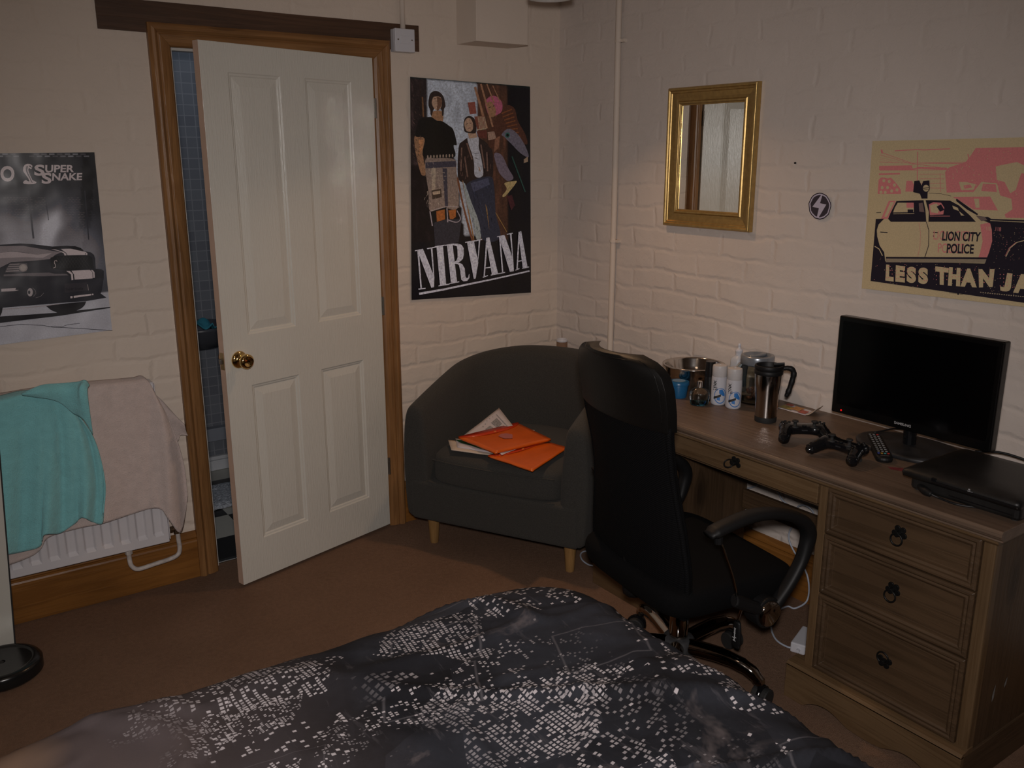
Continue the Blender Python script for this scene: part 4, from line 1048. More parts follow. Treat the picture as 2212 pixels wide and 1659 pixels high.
# five-star base
bs = bm_new(); lathe(bs, [(.0, .085), (.05, .085), (.052, .09), (.052, .132), (.045, .142), (.03, .145), (0, .145)], n=32, cap=False); obj('base_hub', bs, mat('dusty_black', (.03, .03, .032), .6, noise_s=60, noise_amt=.4), oc, smooth=True).modifiers.new('e', 'EDGE_SPLIT').split_angle = .8
angs = [math.degrees(math.atan2(-.272, .088))+8+72*k for k in range(5)]
for a in angs:
    a = math.radians(a); c, s = math.cos(a), math.sin(a); bm = bm_new()
    path = [(.035, .118), (.09, .123), (.15, .126), (.20, .121), (.243, .107), (.268, .085), (.274, .076)]
    tube(bm, [(c*r, s*r, z) for r, z in path], .0175, 14, 4, rs=[.0255, .025, .0245, .023, .021, .018, .015]); lg = obj('base_leg', bm, M_DCH, oc, smooth=True)
    r = .274; cx, cy = c*r, s*r
    ca = a+1.3+.5*math.sin(a*3); tx, ty = math.cos(ca), math.sin(ca); ox, oy = -ty, tx
    cs = empty('caster', (cx, cy, 0)); cs.parent = oc; cs.scale = (1.13, 1.13, 1.13)
    for k in (-1, 1):
        bm = bm_new(); wx, wy = ox*.013*k+tx*.012, oy*.013*k+ty*.012
        tube(bm, [(wx-ox*.009, wy-oy*.009, .026), (wx+ox*.009, wy+oy*.009, .026)], .026, 24, raw=True); obj('wheel', bm, M_RUB, cs, bevel=.003)
    bm = bm_new(); n = 18
    pl = [(.031*math.cos(math.radians(-15+210*i/n)), .031*math.sin(math.radians(-15+210*i/n))) for i in range(n+1)]+[(-.012, 0)]
    prism(bm, pl, lambda u, v, d: (tx*.012+tx*u+ox*d, ty*.012+ty*u+oy*d, .026+v), -.005, .005); tube(bm, [(0, 0, .045), (0, 0, .075)], .007, 10, raw=True); obj('caster_hood', bm, M_BLKG, cs, bevel=.002)

# ------------------------------------------------------------------ gold framed mirror
mr = empty('wall_mirror', (0, -.942, 1.6015)); tag(mr, 'gold-framed rectangular mirror on the wall above the desk, reflecting the door', 'mirror')
MW, MH = .222, .264
FP = [(0, 0), (.0, .018), (.004, .024), (.010, .024), (.014, .019), (.019, .020), (.022, .0165), (.040, .011), (.050, .0125), (.054, .0165), (.060, .0155), (.063, .010), (.067, .009), (.067, .0)]
def frame_mesh():
    bm = bm_new(); rings = []
    for ins, d in FP:
        rings.append([(-d-.001, -MW+ins, -MH+ins), (-d-.001, MW-ins, -MH+ins), (-d-.001, MW-ins, MH-ins), (-d-.001, -MW+ins, MH-ins)])
    loft(bm, rings, cap=False); return bm
M_GOLD = mat('brushed_gold', (.50, .34, .13), .34, .85, noise_s=60, noise_amt=.12, bump=.2, bump_s=400, bump_d=.0005)
obj('frame', frame_mesh(), M_GOLD, mr, bevel=.0008, seg=2)
bm = bm_new(); box(bm, -.006, -.001, -MW+.062, MW-.062, -MH+.062, MH-.062); obj('mirror_glass', bm, mat('silvered_glass', (.88, .9, .88), .0, 1.0), mr)
# ------------------------------------------------------------------ posters
M_INK = ink_mat('poster_print', .34, .4, .42, gs=420, wav=.0008, coat=.15); M_INKM = ink_mat('matt_print', .65, .25, .10); M_INKG = ink_mat('glossy_print', .30, .5, .12, wav=.014, coat=.5)
KM = [4.0, 4.5, 4.9]
C = lambda r, g_, b: tuple(k*x for k, x in zip(KM, srgb(r, g_, b)))     # print colours measured as they look in the dim room
def poster_sheet(name, corners, m, parent, n=12, lift=.0, axis='y', base=-.0062):
    pass
# ---- 1: car poster (left)
p1 = empty('car_poster', (-2.17, 0, 1.31)); p1.location = (-2.17, 0, 1.31)
tag(p1, 'black and white muscle car poster lettered SUPER SNAKE on the wall above the radiator', 'poster')
def rel(o): # keep world placement when parenting to an unrotated empty
    o.matrix_parent_inverse = Matrix.Translation(-o.parent.location); return o
A = Art('y', -.008)
def edge_sheet(A_, quad, m, parent, name='sheet', wave=0):
    """the paper itself, a thin slab behind the print"""
    bm = bm_new(); P_ = [A_.P(x, y, -2) for x, y in quad]; Q_ = [A_.P(x, y, .5) for x, y in quad]
    a = [bm.verts.new(p) for p in P_]; b = [bm.verts.new(p) for p in Q_]; bm.faces.new(a); bm.faces.new(b)
    for i in range(4): bm.faces.new((a[i], b[i], b[(i+1) % 4], a[(i+1) % 4]))
    return rel(obj(name, bm, m, parent))
M_SHEET = mat('poster_paper', (.5, .48, .46), .5)
edge_sheet(A, [(-115, 332), (204, 329), (242, 713), (-90, 757)], M_SHEET, p1)
def nz(x, y, s, k=0): return noise.noise(Vector((x*s, y*s, k)))*.5+.5
def blob(A_, x, y, rx, ry, col, fn, inv, n=22):
    A_.k += .05; k = A_.k; lay = A_.lay
    def edge(a, f): return (x+rx*f*math.cos(a), y+ry*f*math.sin(a))
    def mixc(p, t): b = fn(*inv(*p)); return tuple(c0*t+c1*(1-t) for c0, c1 in zip(col, b))
    prof = [(0, 1), (.35, .8), (.65, .42), (1, 0)]
    rings = [[(edge(2*PI*i/n, f), t) for i in range(n)] for f, t in prof]
    vv = [[(A_.bm.verts.new(A_.P(*p, k)), mixc(p, t)) for p, t in r] for r in rings[1:]]; c0 = (A_.bm.verts.new(A_.P(x, y, k)), col)
    for i in range(n):
        fs = [(c0, vv[0][i], vv[0][(i+1) % n])]+[(a[i], b[i], b[(i+1) % n], a[(i+1) % n]) for a, b in zip(vv[:-1], vv[1:])]
        for q in fs:
            f = A_.bm.faces.new([w_[0] for w_ in q])
            for lp, w_ in zip(f.loops, q): lp[lay] = (*w_[1], 1)
def bgc(u, v):
    # u across (0 left..1 right), v down
    px, py = -115+u*(319+38*v)+25*v, 331+v*(400)
    gs = lambda cx, cy, sx, sy: math.exp(-((px-cx)/sx)**2-((py-cy)/sy)**2)
    n_ = nz(px*.02, py*.02, 1.1, 3)-.5; n2 = nz(px*.05, py*.05, 1, 9)-.5
    t = 22+10*n_
    if py < 395: t += 8*gs(20, 365, 60, 30)
    t += 62*gs(60, 520, 95, 62)*(1+.8*n_)+70*gs(112, 500, 16, 30)+40*gs(128, 470, 14, 26)+26*gs(150, 455, 40, 50)*(1+n2)+30*gs(205, 560, 30, 60)+22*gs(0, 440, 40, 40)*(1+n_)  # smoke, plus narrow bright spots painting in the flash glint on the glossy paper
    t += 38*max(0, min(1, (py-470)/90))*(1 if px < 190 else .6)
    if 180 < px < 206 and py < 500: t *= .55+.3*max(0, (py-400)/100)
    if v > .78: t = 104+16*n_+6*n2
    t = max(14, min(118, t))
    return C(t, t-5, t-4) if t > 60 else C(t*.92, t*.89, t*.95)
A.patch([(-115, 332), (204, 329), (242, 713), (-90, 757)], 90, 100, bgc)
W_ = C(118, 105, 102); K_ = C(13, 12, 14); D_ = C(30, 28, 31); GR = C(75, 66, 66)
A.crop(0, 320, 8.296)
for r in range(2):     # bricks along the top edge
    for i in range(14):
        x = -240+i*140+r*60
        if x > 1560: continue
        if 300 < x < 480: continue
        A.poly([(x, 96+r*38), (x+95, 96+r*38), (x+98, 118+r*38), (x+3, 120+r*38)], C(45+15*((i*7+r) % 3), 42+15*((i*7+r) % 3), 43+15*((i*7+r) % 3)))
for r in range(26):   # brick courses behind the smoke
    y = 890+r*30
    for (xa, xb) in ((10, 540), (560, 800), (1100, 1480), (1530, 1690)):
        xx = xa+(r % 2)*25+y*.06
        while xx < xb+y*.05-40:
            if noise.noise(Vector((xx*.01, y*.01, 5))) > -.12:
                A.line([(xx, y), (xx+42, y-1)], 2.4, C(88, 76, 72) if xb < 1500 else C(48, 45, 46))
            xx += 56
A.line([(505, 760), (560, 1250), (600, 1620)], 34, D_); A.line([(1520, 760), (1590, 1640)], 22, D_); A.line([(800, 780), (870, 1290)], 14, D_)
# smoke plume
# lettering and emblem
A.text('O', [(2, 318), (258, 318), (262, 600), (10, 600)], W_, bold=.035)
A.text('S', [(618, 295), (800, 295), (800, 495), (612, 495)], W_, bold=.035)
A.text('UPER', [(812, 302), (1335, 302), (1325, 432), (808, 438)], W_, bold=.03)
A.text('S', [(748, 440), (930, 440), (920, 640), (745, 640)], W_, bold=.035)
A.text('NAKE', [(940, 448), (1475, 445), (1468, 574), (930, 584)], W_, bold=.03)
A.poly([(412, 400), (418, 340), (445, 298), (490, 280), (540, 285), (578, 310), (582, 345), (560, 345), (575, 372), (545, 376), (520, 350), (505, 390), (515, 440), (545, 500), (580, 570), (620, 590), (655, 608), (645, 630), (600, 645), (500, 648), (430, 640), (412, 620), (425, 590), (465, 572), (520, 600), (525, 585), (505, 540), (455, 470), (425, 430)], W_)
A.poly([(462, 360), (470, 330), (500, 318), (500, 350), (490, 390), (505, 450), (540, 520), (575, 600), (588, 625), (560, 610), (530, 540), (490, 470), (465, 410)], C(60, 54, 54))
for i in range(12): A.line([(466+i*9.0, 352+i*22), (508+i*6.5, 350+i*20)], 3.5, W_)
A.poly([(522, 312), (560, 322), (548, 345), (530, 335)], K_)
# car
A.crop(0, 500, 7.54)
A.poly([(-500, 1390), (0, 1385), (900, 1325), (1800, 1228), (1790, 1245), (1000, 1370), (0, 1490), (-500, 1560)], K_)
A.poly([(-650, 620), (-500, 300), (-150, 225), (0, 215), (330, 195), (520, 205), (850, 245), (1100, 232), (1270, 255), (1345, 290), (1365, 318), (1480, 340), (1530, 380), (1550, 440), (1560, 610), (1650, 615), (1692, 640), (1690, 760), (1660, 960), (1640, 1010), (1735, 1078), (1400, 1135), (980, 1165), (0, 1245), (-600, 1300)], C(22, 21, 24))
A.poly([(-400, 330), (0, 240), (380, 235), (700, 290), (1000, 340), (900, 380), (820, 450), (500, 480), (180, 500), (60, 560), (-100, 640), (-400, 640)], C(78, 69, 68))
A.poly([(-100, 350), (100, 325), (300, 335), (600, 380), (850, 350), (700, 430), (420, 420), (100, 430), (-100, 440)], C(102, 90, 88))
A.line([(0, 235), (330, 205), (520, 215)], 8, K_); A.line([(0, 345), (200, 320), (480, 358)], 5, D_)
A.poly([(840, 262), (1000, 240), (1220, 238), (1320, 270), (1362, 318), (1200, 290), (1000, 275), (840, 290)], K_)
A.poly([(990, 285), (1150, 280), (1330, 320), (1385, 345), (1395, 382), (1100, 388), (1080, 350)], W_)
A.poly([(835, 292), (900, 292), (1040, 335), (1080, 365), (1082, 390), (1052, 392), (1035, 350), (930, 312)], W_)
A.poly([(1335, 318), (1400, 335), (1425, 360), (1422, 385), (1400, 384), (1402, 358)], W_)
A.poly([(820, 430), (900, 400), (1100, 392), (1430, 388), (1500, 420), (1530, 600), (1100, 640), (830, 600)], C(12, 12, 13))
for i in range(9): A.line([(930+i*52, 420), (1060+i*52, 600)], 2.2, C(40, 36, 34)); A.line([(1040+i*50, 410), (920+i*50, 600)], 2.2, C(36, 33, 32))
A.line([(930, 490), (915, 470), (890, 480), (885, 510), (905, 545), (905, 580), (870, 595)], 12, C(105, 92, 88))
A.poly([(160, 520), (320, 510), (440, 520), (455, 600), (430, 650), (330, 665), (80, 668), (110, 590)], C(50, 45, 45))
for i in range(4): A.line([(150-i*18, 540+i*36), (315-i*3, 530+i*36)], 9, C(104, 92, 90))
A.circle(378, 590, 68, 62, C(88, 78, 74)); A.circle(378, 590, 46, 42, C(100, 90, 84))
A.poly([(60, 700), (400, 680), (800, 670), (900, 690), (1150, 690), (1150, 712), (700, 730), (300, 725), (60, 730)], C(62, 55, 55))
A.poly([(1000, 648), (1560, 612), (1690, 640), (1690, 760), (1180, 790), (1130, 720)], C(18, 17, 19))
A.poly([(1165, 640), (1460, 625), (1505, 665), (1510, 765), (1215, 785), (1205, 700)], W_)
A.poly([(1080, 642), (1140, 645), (1185, 690), (1195, 790), (1165, 795), (1155, 700)], W_)
A.poly([(1475, 625), (1510, 628), (1540, 665), (1545, 752), (1520, 758), (1515, 670)], W_)
A.poly([(1050, 850), (1420, 825), (1445, 960), (1060, 1000)], C(30, 27, 29)); A.text('Super Snake', [(1070, 920), (1355, 905), (1352, 960), (1070, 972)], K_)
A.line([(1425, 862), (1442, 960)], 8, C(88, 78, 74))
A.poly([(1145, 1055), (1520, 1012), (1525, 1035), (1148, 1090)], W_); A.line([(1190, 1045), (1192, 1090)], 18, K_); A.line([(1490, 1010), (1492, 1050)], 10, K_)
A.poly([(20, 935), (260, 920), (250, 950), (310, 955), (240, 972), (20, 980)], C(108, 96, 94))
A.circle(490, 990, 45, 68, C(100, 90, 88)); A.circle(475, 990, 20, 30, D_); A.line([(530, 920), (575, 960), (585, 1010), (545, 1058)], 5, C(80, 72, 70)); A.line([(580, 1080), (660, 1060), (715, 1000)], 5, C(80, 72, 70))
A.poly([(750, 1215), (980, 1180), (1405, 1140), (1380, 1200), (1330, 1250), (1200, 1310), (1060, 1345), (940, 1325), (830, 1280)], K_)
A.line([(0, 1272), (300, 1250), (600, 1225), (980, 1180)], 9, C(95, 84, 82)); A.poly([(-300, 1250), (45, 1240), (30, 1320), (0, 1385), (-300, 1450)], K_)
A.line([(0, 1550), (340, 1512), (700, 1530), (860, 1560), (1040, 1565), (1300, 1580), (1600, 1600), (1830, 1612)], 8, D_); A.line([(790, 1555), (900, 1540), (1000, 1555), (1100, 1520), (1300, 1495)], 7, D_)
rel(A.done('print', M_INKG, p1))
# ---- 2: band poster beside the door frame
p2 = empty('band_poster', (-.48, 0, 1.46)); tag(p2, 'tall dark band poster of three men lettered NIRVANA, hung between door frame and corner', 'poster')
A = Art('y', -.008); Q2 = [(886, 166), (1145, 187), (1147, 632), (889, 648)]
edge_sheet(A, Q2, mat('poster_black_edge', (.02, .03, .03), .4), p2)
def bg2(u, v):
    if v < .006: return C(6, 16, 15)
    # bright sky wedge between dark walls
    l = .14-.03*v+.10*max(0, v-.62)*3; r = .56-.02*v if v < .3 else .56-.06*(v-.3)
    if v > .33: l = .36+.22*(v-.33); r = l+.10*(1-v)+.07
    sky = l < u < r and v < .72
    n_ = noise.noise(Vector((u*14, v*9, 2)))
    if sky: t = 118-26*abs(n_)-20*max(0, v-.3); return C(t-4, t-4, t)
    if u > .80 or v > .74: return C(8+4*n_, 7+3*n_, 9)
    if u >= r: t = 40+38*abs(noise.noise(Vector((u*40+v*8, v*3, 7)))); return C(t, t*.6, t*.42)
    t = 22+30*max(0, noise.noise(Vector((u*30, v*22, 4)))); return C(t, t*.72, t*.7) if v < .4 else C(t*.45, t*.28, t*.30)
A.patch(Q2, 60, 90, bg2)
A.crop(880, 160, 6.913)
SK = C(94, 66, 46); SK2 = C(108, 84, 68); HR = C(26, 18, 16); TS = C(9, 8, 8)
for i in range(26):   # scratches on the sky
    x = 250+random.random()*600; y = 90+random.random()*500; A.line([(x, y), (x+random.uniform(-6, 6), y+random.uniform(8, 60))], 2, C(70, 70, 76))
A.line([(190, 130), (195, 330), (215, 620)], 14, C(26, 18, 14)); A.line([(60, 90), (240, 640)], 10, C(20, 14, 12)); A.line([(225, 340), (240, 640)], 22, C(72, 48, 30))
A.sm = True
# left man
A.poly([(115, 920), (255, 960), (235, 1130), (245, 1300), (290, 1480), (210, 1500), (140, 1250), (110, 1080)], SK); A.poly([(170, 980), (240, 980), (225, 1120), (180, 1200)], C(112, 74, 48))
A.poly([(375, 560), (520, 560), (530, 700), (480, 710), (380, 660), (360, 640)], SK)
A.poly([(120, 925), (160, 720), (200, 665), (350, 640), (430, 690), (520, 705), (620, 770), (690, 840), (738, 1050), (690, 1070), (690, 1250), (250, 1250), (258, 965)], TS)
A.poly([(315, 470), (320, 370), (345, 290), (410, 252), (480, 270), (540, 340), (570, 470), (548, 520), (540, 610), (520, 620), (500, 520), (400, 520), (365, 620), (345, 600), (340, 540)], HR)
A.poly([(372, 380), (395, 340), (470, 335), (510, 370), (515, 440), (500, 500), (460, 540), (415, 530), (380, 480), (365, 430)], SK2)
A.poly([(440, 340), (510, 370), (512, 450), (470, 535), (440, 540), (450, 430)], C(66, 44, 32)); A.line([(398, 368), (430, 365)], 9, HR); A.line([(462, 368), (495, 372)], 9, HR); A.line([(432, 478), (470, 480)], 7, C(60, 36, 30)); A.line([(449, 385), (444, 440), (462, 445)], 4, C(60, 40, 30))
JN = C(84, 70, 62); JD = C(38, 34, 40)
A.crop(860, 140, 3.13125)
A.poly([(182, 650), (250, 632), (380, 640), (395, 720), (408, 960), (330, 970), (325, 960), (218, 990), (205, 860)], JN)
A.poly([(225, 700), (255, 690), (250, 850), (230, 860)], C(104, 90, 76)); A.poly([(300, 700), (330, 700), (338, 960), (318, 960)], JD); A.poly([(185, 660), (390, 650), (392, 690), (186, 700)], JD)
for i in range(16): x = 200+random.random()*180; y = 720+random.random()*230; A.line([(x, y), (x+random.uniform(10, 26), y+random.uniform(-4, 6))], 3, C(112, 98, 84))
A.poly([(225, 850), (290, 838), (296, 895), (232, 910)], C(40, 30, 24)); A.poly([(232, 860), (285, 850), (285, 872), (236, 880)], C(110, 92, 76))
A.poly([(216, 995), (325, 962), (335, 1040), (320, 1075), (240, 1085)], TS); A.poly([(258, 990), (315, 978), (318, 1045), (262, 1062)], C(98, 54, 24)); A.poly([(340, 985), (392, 978), (390, 1030), (352, 1055)], C(98, 54, 24))
A.poly([(240, 1068), (330, 1045), (430, 1040), (410, 1200), (250, 1230)], C(28, 26, 30)); A.line([(216, 995), (232, 1090)], 8, C(96, 86, 88)); A.line([(330, 970), (336, 1065)], 7, C(96, 86, 88)); A.line([(400, 990), (422, 1040), (395, 1065), (340, 1050)], 6, C(96, 86, 88)); A.line([(222, 988), (325, 960), (405, 962)], 6, C(100, 88, 84))
for i in range(9): A.circle(200+i*21, 622-i*1.0, 5, 11, C(100, 84, 72))
# middle man
A.poly([(405, 760), (410, 560), (440, 515), (500, 480), (560, 500), (610, 540), (640, 600), (640, 750), (600, 755), (470, 815), (450, 800)], C(24, 16, 15))
for (a, b, c, d) in ((430, 560, 425, 720), (465, 530, 500, 640), (450, 620, 470, 760), (560, 540, 585, 700), (600, 590, 605, 720)): A.line([(a, b), (c, d)], 9, C(72, 52, 44))
A.poly([(468, 490), (540, 485), (545, 560), (560, 620), (575, 745), (520, 752), (510, 640)], C(112, 108, 110)); A.line([(515, 600), (548, 596)], 3, TS); A.line([(520, 630), (550, 640)], 3, TS); A.line([(545, 690), (555, 720)], 6, SK)
A.poly([(470, 455), (525, 450), (535, 490), (480, 500)], SK2)
A.poly([(443, 400), (452, 362), (480, 346), (512, 360), (528, 400), (528, 450), (512, 465), (455, 455), (445, 430)], HR); A.poly([(448, 400), (462, 365), (488, 362), (505, 395), (505, 435), (488, 452), (462, 445)], SK2); A.line([(458, 402), (472, 398)], 4, HR); A.line([(486, 396), (498, 392)], 4, HR); A.line([(472, 430), (492, 426)], 4, C(70, 40, 36))
A.poly([(470, 800), (620, 755), (650, 830), (660, 1000), (690, 1170), (570, 1180), (510, 980), (480, 880)], C(26, 27, 36)); A.poly([(490, 800), (610, 765), (620, 810), (510, 860)], C(44, 44, 56)); A.poly([(590, 940), (602, 970), (618, 1120), (608, 1060)], C(90, 66, 36))
# right man crouching
A.poly([(610, 520), (640, 400), (700, 300), (745, 272), (790, 300), (810, 380), (860, 470), (870, 540), (780, 500), (690, 480), (660, 560), (620, 560)], C(48, 26, 18))
for i in range(9): A.line([(700+i*9, 330+i*22), (770+i*8, 300+i*26)], 8, C(76, 42, 22))
A.poly([(590, 250), (620, 215), (660, 212), (700, 250), (705, 300), (685, 330), (625, 350), (600, 310)], C(108, 52, 66)); A.poly([(600, 262), (632, 250), (660, 300), (655, 345), (630, 352), (606, 310)], SK); A.line([(612, 290), (628, 284)], 5, HR); A.line([(640, 280), (652, 276)], 5, HR)
A.poly([(605, 455), (650, 450), (665, 500), (610, 510)], C(98, 76, 64)); A.poly([(655, 500), (690, 480), (680, 560), (650, 590)], C(84, 54, 40))
A.poly([(700, 470), (745, 432), (800, 460), (850, 530), (880, 600), (878, 625), (830, 600), (770, 540), (720, 490)], C(66, 60, 66)); A.circle(740, 476, 16, 18, C(30, 60, 52)); A.circle(740, 476, 9, 11, TS)
A.poly([(650, 600), (700, 610), (745, 700), (780, 765), (740, 785), (690, 740), (665, 680)], C(70, 60, 66)); A.poly([(720, 800), (790, 785), (798, 800), (725, 888), (705, 885), (735, 840)], C(112, 94, 62)); A.poly([(850, 640), (878, 620), (878, 655), (850, 665)], C(96, 78, 62))
for (a, b, c, d, w_) in ((560, 130, 640, 420, 12), (600, 130, 650, 260, 9), (640, 140, 690, 250, 6), (520, 150, 600, 430, 16)): A.line([(a, b), (c, d)], w_, C(96, 66, 48))
A.poly([(470, 255), (520, 250), (530, 330), (485, 335)], C(84, 42, 34)); A.poly([(515, 350), (585, 345), (592, 430), (535, 440)], C(74, 40, 30))
for i in range(6): A.line([(540+i*9, 350), (552+i*9, 432)], 4, C(112, 96, 78))
A.line([(530, 440), (595, 432)], 6, C(112, 96, 78)); A.poly([(530, 450), (598, 442), (602, 500), (545, 490)], C(60, 28, 22)); A.line([(770, 620), (860, 860)], 8, C(24, 44, 38)); A.poly([(735, 890), (770, 880), (790, 950), (765, 985)], C(42, 18, 20))
A.line([(405, 780), (440, 950), (500, 1180)], 12, C(72, 42, 26)); A.line([(440, 800), (470, 960), (510, 1170)], 7, C(90, 62, 34)); A.line([(660, 1000), (735, 1130)], 5, C(88, 66, 36))
A.poly([(440, 790), (470, 860), (500, 940), (545, 1060), (560, 1170), (530, 1180), (505, 1060), (465, 940)], C(92, 94, 92))
A.sm = False
for i in range(60):
    x = 180+random.random()*220; y = 650+random.random()*310; A.line([(x, y), (x+random.uniform(-6, 6), y+random.uniform(8, 26))], 2.2, C(58, 48, 46) if i % 2 else C(108, 94, 82))
for i in range(40):
    x = 412+random.random()*220; y = 560+random.random()*200
    if 505 < x < 580: continue
    A.line([(x, y), (x+random.uniform(-8, 8), y+random.uniform(10, 34))], 3, C(14, 9, 9) if i % 2 else C(64, 46, 40))
for i in range(40):
    x = 500+random.random()*140; y = 800+random.random()*330; A.line([(x, y), (x+random.uniform(-4, 8), y+random.uniform(10, 30))], 2.5, C(16, 16, 22) if i % 2 else C(40, 42, 54))
for i in range(40):
    x = 90+random.random()*60; y = 200+random.random()*450; A.line([(x, y), (x+random.uniform(4, 16), y+random.uniform(8, 24))], 3, C(56, 40, 36) if i % 2 else C(12, 9, 9))
# lettering
A.crop(880, 390, 6.38); N_ = C(120, 117, 122)
for pl in ([(135, 958), (215, 940), (372, 1330), (368, 1470), (330, 1478)], [(135, 958), (158, 960), (200, 1485), (180, 1488)], [(103, 962), (215, 940), (215, 952), (105, 975)], [(150, 1490), (250, 1478), (250, 1493), (155, 1505)], [(322, 930), (345, 926), (372, 1335), (358, 1320)], [(268, 932), (400, 908), (400, 922), (275, 947)],
           [(400, 905), (490, 892), (535, 1436), (450, 1448)], [(378, 905), (515, 884), (515, 898), (380, 922)], [(430, 1445), (580, 1420), (580, 1436), (430, 1458)],
           [(545, 885), (622, 872), (685, 1395), (600, 1405)], [(520, 886), (640, 866), (640, 880), (520, 902)], [(580, 1412), (715, 1388), (715, 1402), (580, 1427)],
           [(622, 870), (690, 868), (745, 885), (775, 930), (780, 1010), (765, 1080), (725, 1118), (690, 1130), (650, 1135), (648, 1118), (675, 1105), (692, 1060), (690, 960), (680, 905), (625, 888)],
           [(650, 1133), (700, 1130), (755, 1150), (790, 1210), (800, 1320), (815, 1345), (835, 1340), (848, 1290), (856, 1290), (855, 1345), (825, 1382), (775, 1390), (742, 1365), (728, 1250), (712, 1170), (690, 1150), (652, 1148)],
           [(820, 842), (915, 826), (978, 1130), (940, 1350), (915, 1355)], [(984, 815), (1005, 812), (985, 1030), (940, 1355), (932, 1300), (972, 1050)], [(795, 845), (945, 822), (945, 836), (797, 860)], [(945, 825), (1030, 803), (1030, 816), (945, 838)],
           [(1088, 790), (1130, 782), (1250, 1285), (1165, 1302), (1085, 830)], [(1086, 800), (1102, 900), (1068, 1315), (1050, 1316)], [(1078, 1198), (1180, 1182), (1180, 1198), (1078, 1212)], [(1038, 1328), (1110, 1302), (1110, 1316), (1040, 1340)], [(1150, 1297), (1262, 1274), (1262, 1288), (1150, 1310)],
           [(1262, 765), (1340, 750), (1460, 1090), (1468, 1250), (1412, 1258)], [(1262, 765), (1285, 800), (1322, 1262), (1304, 1265)], [(1235, 768), (1335, 750), (1335, 763), (1237, 782)], [(1250, 1280), (1347, 1258), (1347, 1271), (1250, 1292)], [(1412, 733), (1436, 730), (1468, 1250), (1452, 1110)], [(1370, 735), (1452, 718), (1452, 732), (1370, 749)],
           [(1533, 706), (1570, 698), (1656, 1194), (1590, 1206), (1535, 780)], [(1532, 710), (1548, 800), (1520, 1218), (1502, 1222)], [(1518, 1108), (1602, 1092), (1602, 1106), (1518, 1122)], [(1488, 1230), (1545, 1205), (1545, 1219), (1490, 1242)], [(1582, 1206), (1677, 1184), (1677, 1198), (1582, 1218)],
           [(160, 1545), (500, 1488), (850, 1414), (1200, 1345), (1680, 1236), (1686, 1256), (1200, 1366), (850, 1440), (500, 1515), (165, 1577)]): A.poly(pl, N_)
for i in range(46):    # worn scratches over the letters
    t = random.random(); x = 150+1480*t; y = 1440-340*t-random.random()*420; A.line([(x, y), (x+random.uniform(-16, 16), y+random.uniform(-14, 14))], 3, C(24, 26, 34))
A.text('www.', [(110, 1618), (170, 1615), (170, 1625), (110, 1628)], C(60, 58, 58)) if False else None
rel(A.done('print', M_INK, p2))
# ---- 3: police car poster
p3 = empty('gig_poster', (0, -1.87, 1.41)); tag(p3, 'cream, pink and black screenprint gig poster of a LION CITY POLICE car above the monitor', 'poster')
KM[:] = [3.3, 3.45, 3.85]; A = Art('x', -.008); CR = C(119, 105, 78); PK = C(127, 74, 70); BK = C(17, 13, 19)
A.crop(1840, 280, 4.148)
Q3 = [(185, 103), (1900, 60), (1990, 1640), (88, 1422)]
edge_sheet(A, Q3, M_SHEET, p3); A.poly(Q3, CR)
# pink background shapes
A.poly([(1110, 165), (1890, 150), (1930, 800), (1380, 790), (1370, 760), (1440, 715), (1430, 620), (1330, 590), (1300, 480), (1160, 470), (1090, 560), (980, 560), (850, 565), (835, 380), (870, 340), (1020, 290), (1060, 240)], PK)
A.poly([(1290, 330), (1380, 310), (1480, 290), (1543, 320), (1700, 330), (1700, 420), (1520, 390), (1500, 440), (1470, 540), (1420, 570), (1370, 470), (1300, 450)], CR)
A.poly([(1160, 470), (1300, 480), (1310, 570), (1140, 555)], CR); A.poly([(1175, 485), (1290, 490), (1300, 560), (1160, 550)], PK)
A.poly([(960, 470), (1030, 470), (1110, 490), (1090, 540), (980, 540)], CR); A.poly([(1000, 500), (1060, 490), (1080, 520), (1010, 530)], PK)
A.poly([(880, 600), (1250, 590), (1320, 720), (1120, 740), (1040, 740), (960, 640)], CR); A.poly([(890, 605), (1240, 600), (1310, 725), (1090, 715), (940, 620)], PK); A.poly([(1095, 620), (1140, 620), (1145, 700), (1110, 700)], CR)
for (a, b) in (([(265, 205), (550, 305), (860, 350)], 5), ([(250, 225), (560, 315)], 4), ([(385, 190), (590, 178), (640, 182), (880, 172)], 9), ([(250, 290), (560, 300), (1060, 290)], 4), ([(600, 300), (1050, 305)], 7), ([(590, 200), (585, 560)], 8), ([(250, 365), (860, 360)], 4), ([(605, 400), (830, 400)], 4), ([(605, 440), (830, 440)], 4), ([(605, 480), (830, 480)], 4), ([(605, 520), (830, 525)], 4), ([(790, 390), (795, 560)], 5), ([(265, 180), (275, 215)], 16), ([(250, 250), (420, 290)], 2), ([(250, 265), (400, 300)], 2), ([(1040, 220), (1060, 290)], 10)): A.line(a, b, PK)
A.poly([(245, 325), (540, 320), (545, 350), (600, 335), (850, 340), (860, 360), (600, 352), (540, 362), (245, 362)], PK); A.poly([(243, 392), (432, 388), (432, 402), (243, 408)], PK)
A.poly([(232, 576), (240, 450), (262, 428), (300, 430), (320, 438), (350, 430), (375, 455), (405, 490), (440, 540), (442, 576)], PK)
for (x, y) in ((287, 458), (335, 465), (272, 520), (320, 520), (382, 497), (357, 550), (405, 540), (262, 560), (300, 562)): A.circle(x, y, 13, 15, CR, 12)
A.poly([(490, 458), (540, 458), (560, 500), (560, 555), (480, 555)], PK)
random.seed(11)
for i in range(90): x = 860+random.random()*620; y = 180+random.random()*400; A.circle(x, y, random.uniform(2, 5), random.uniform(2, 6), CR, 6)
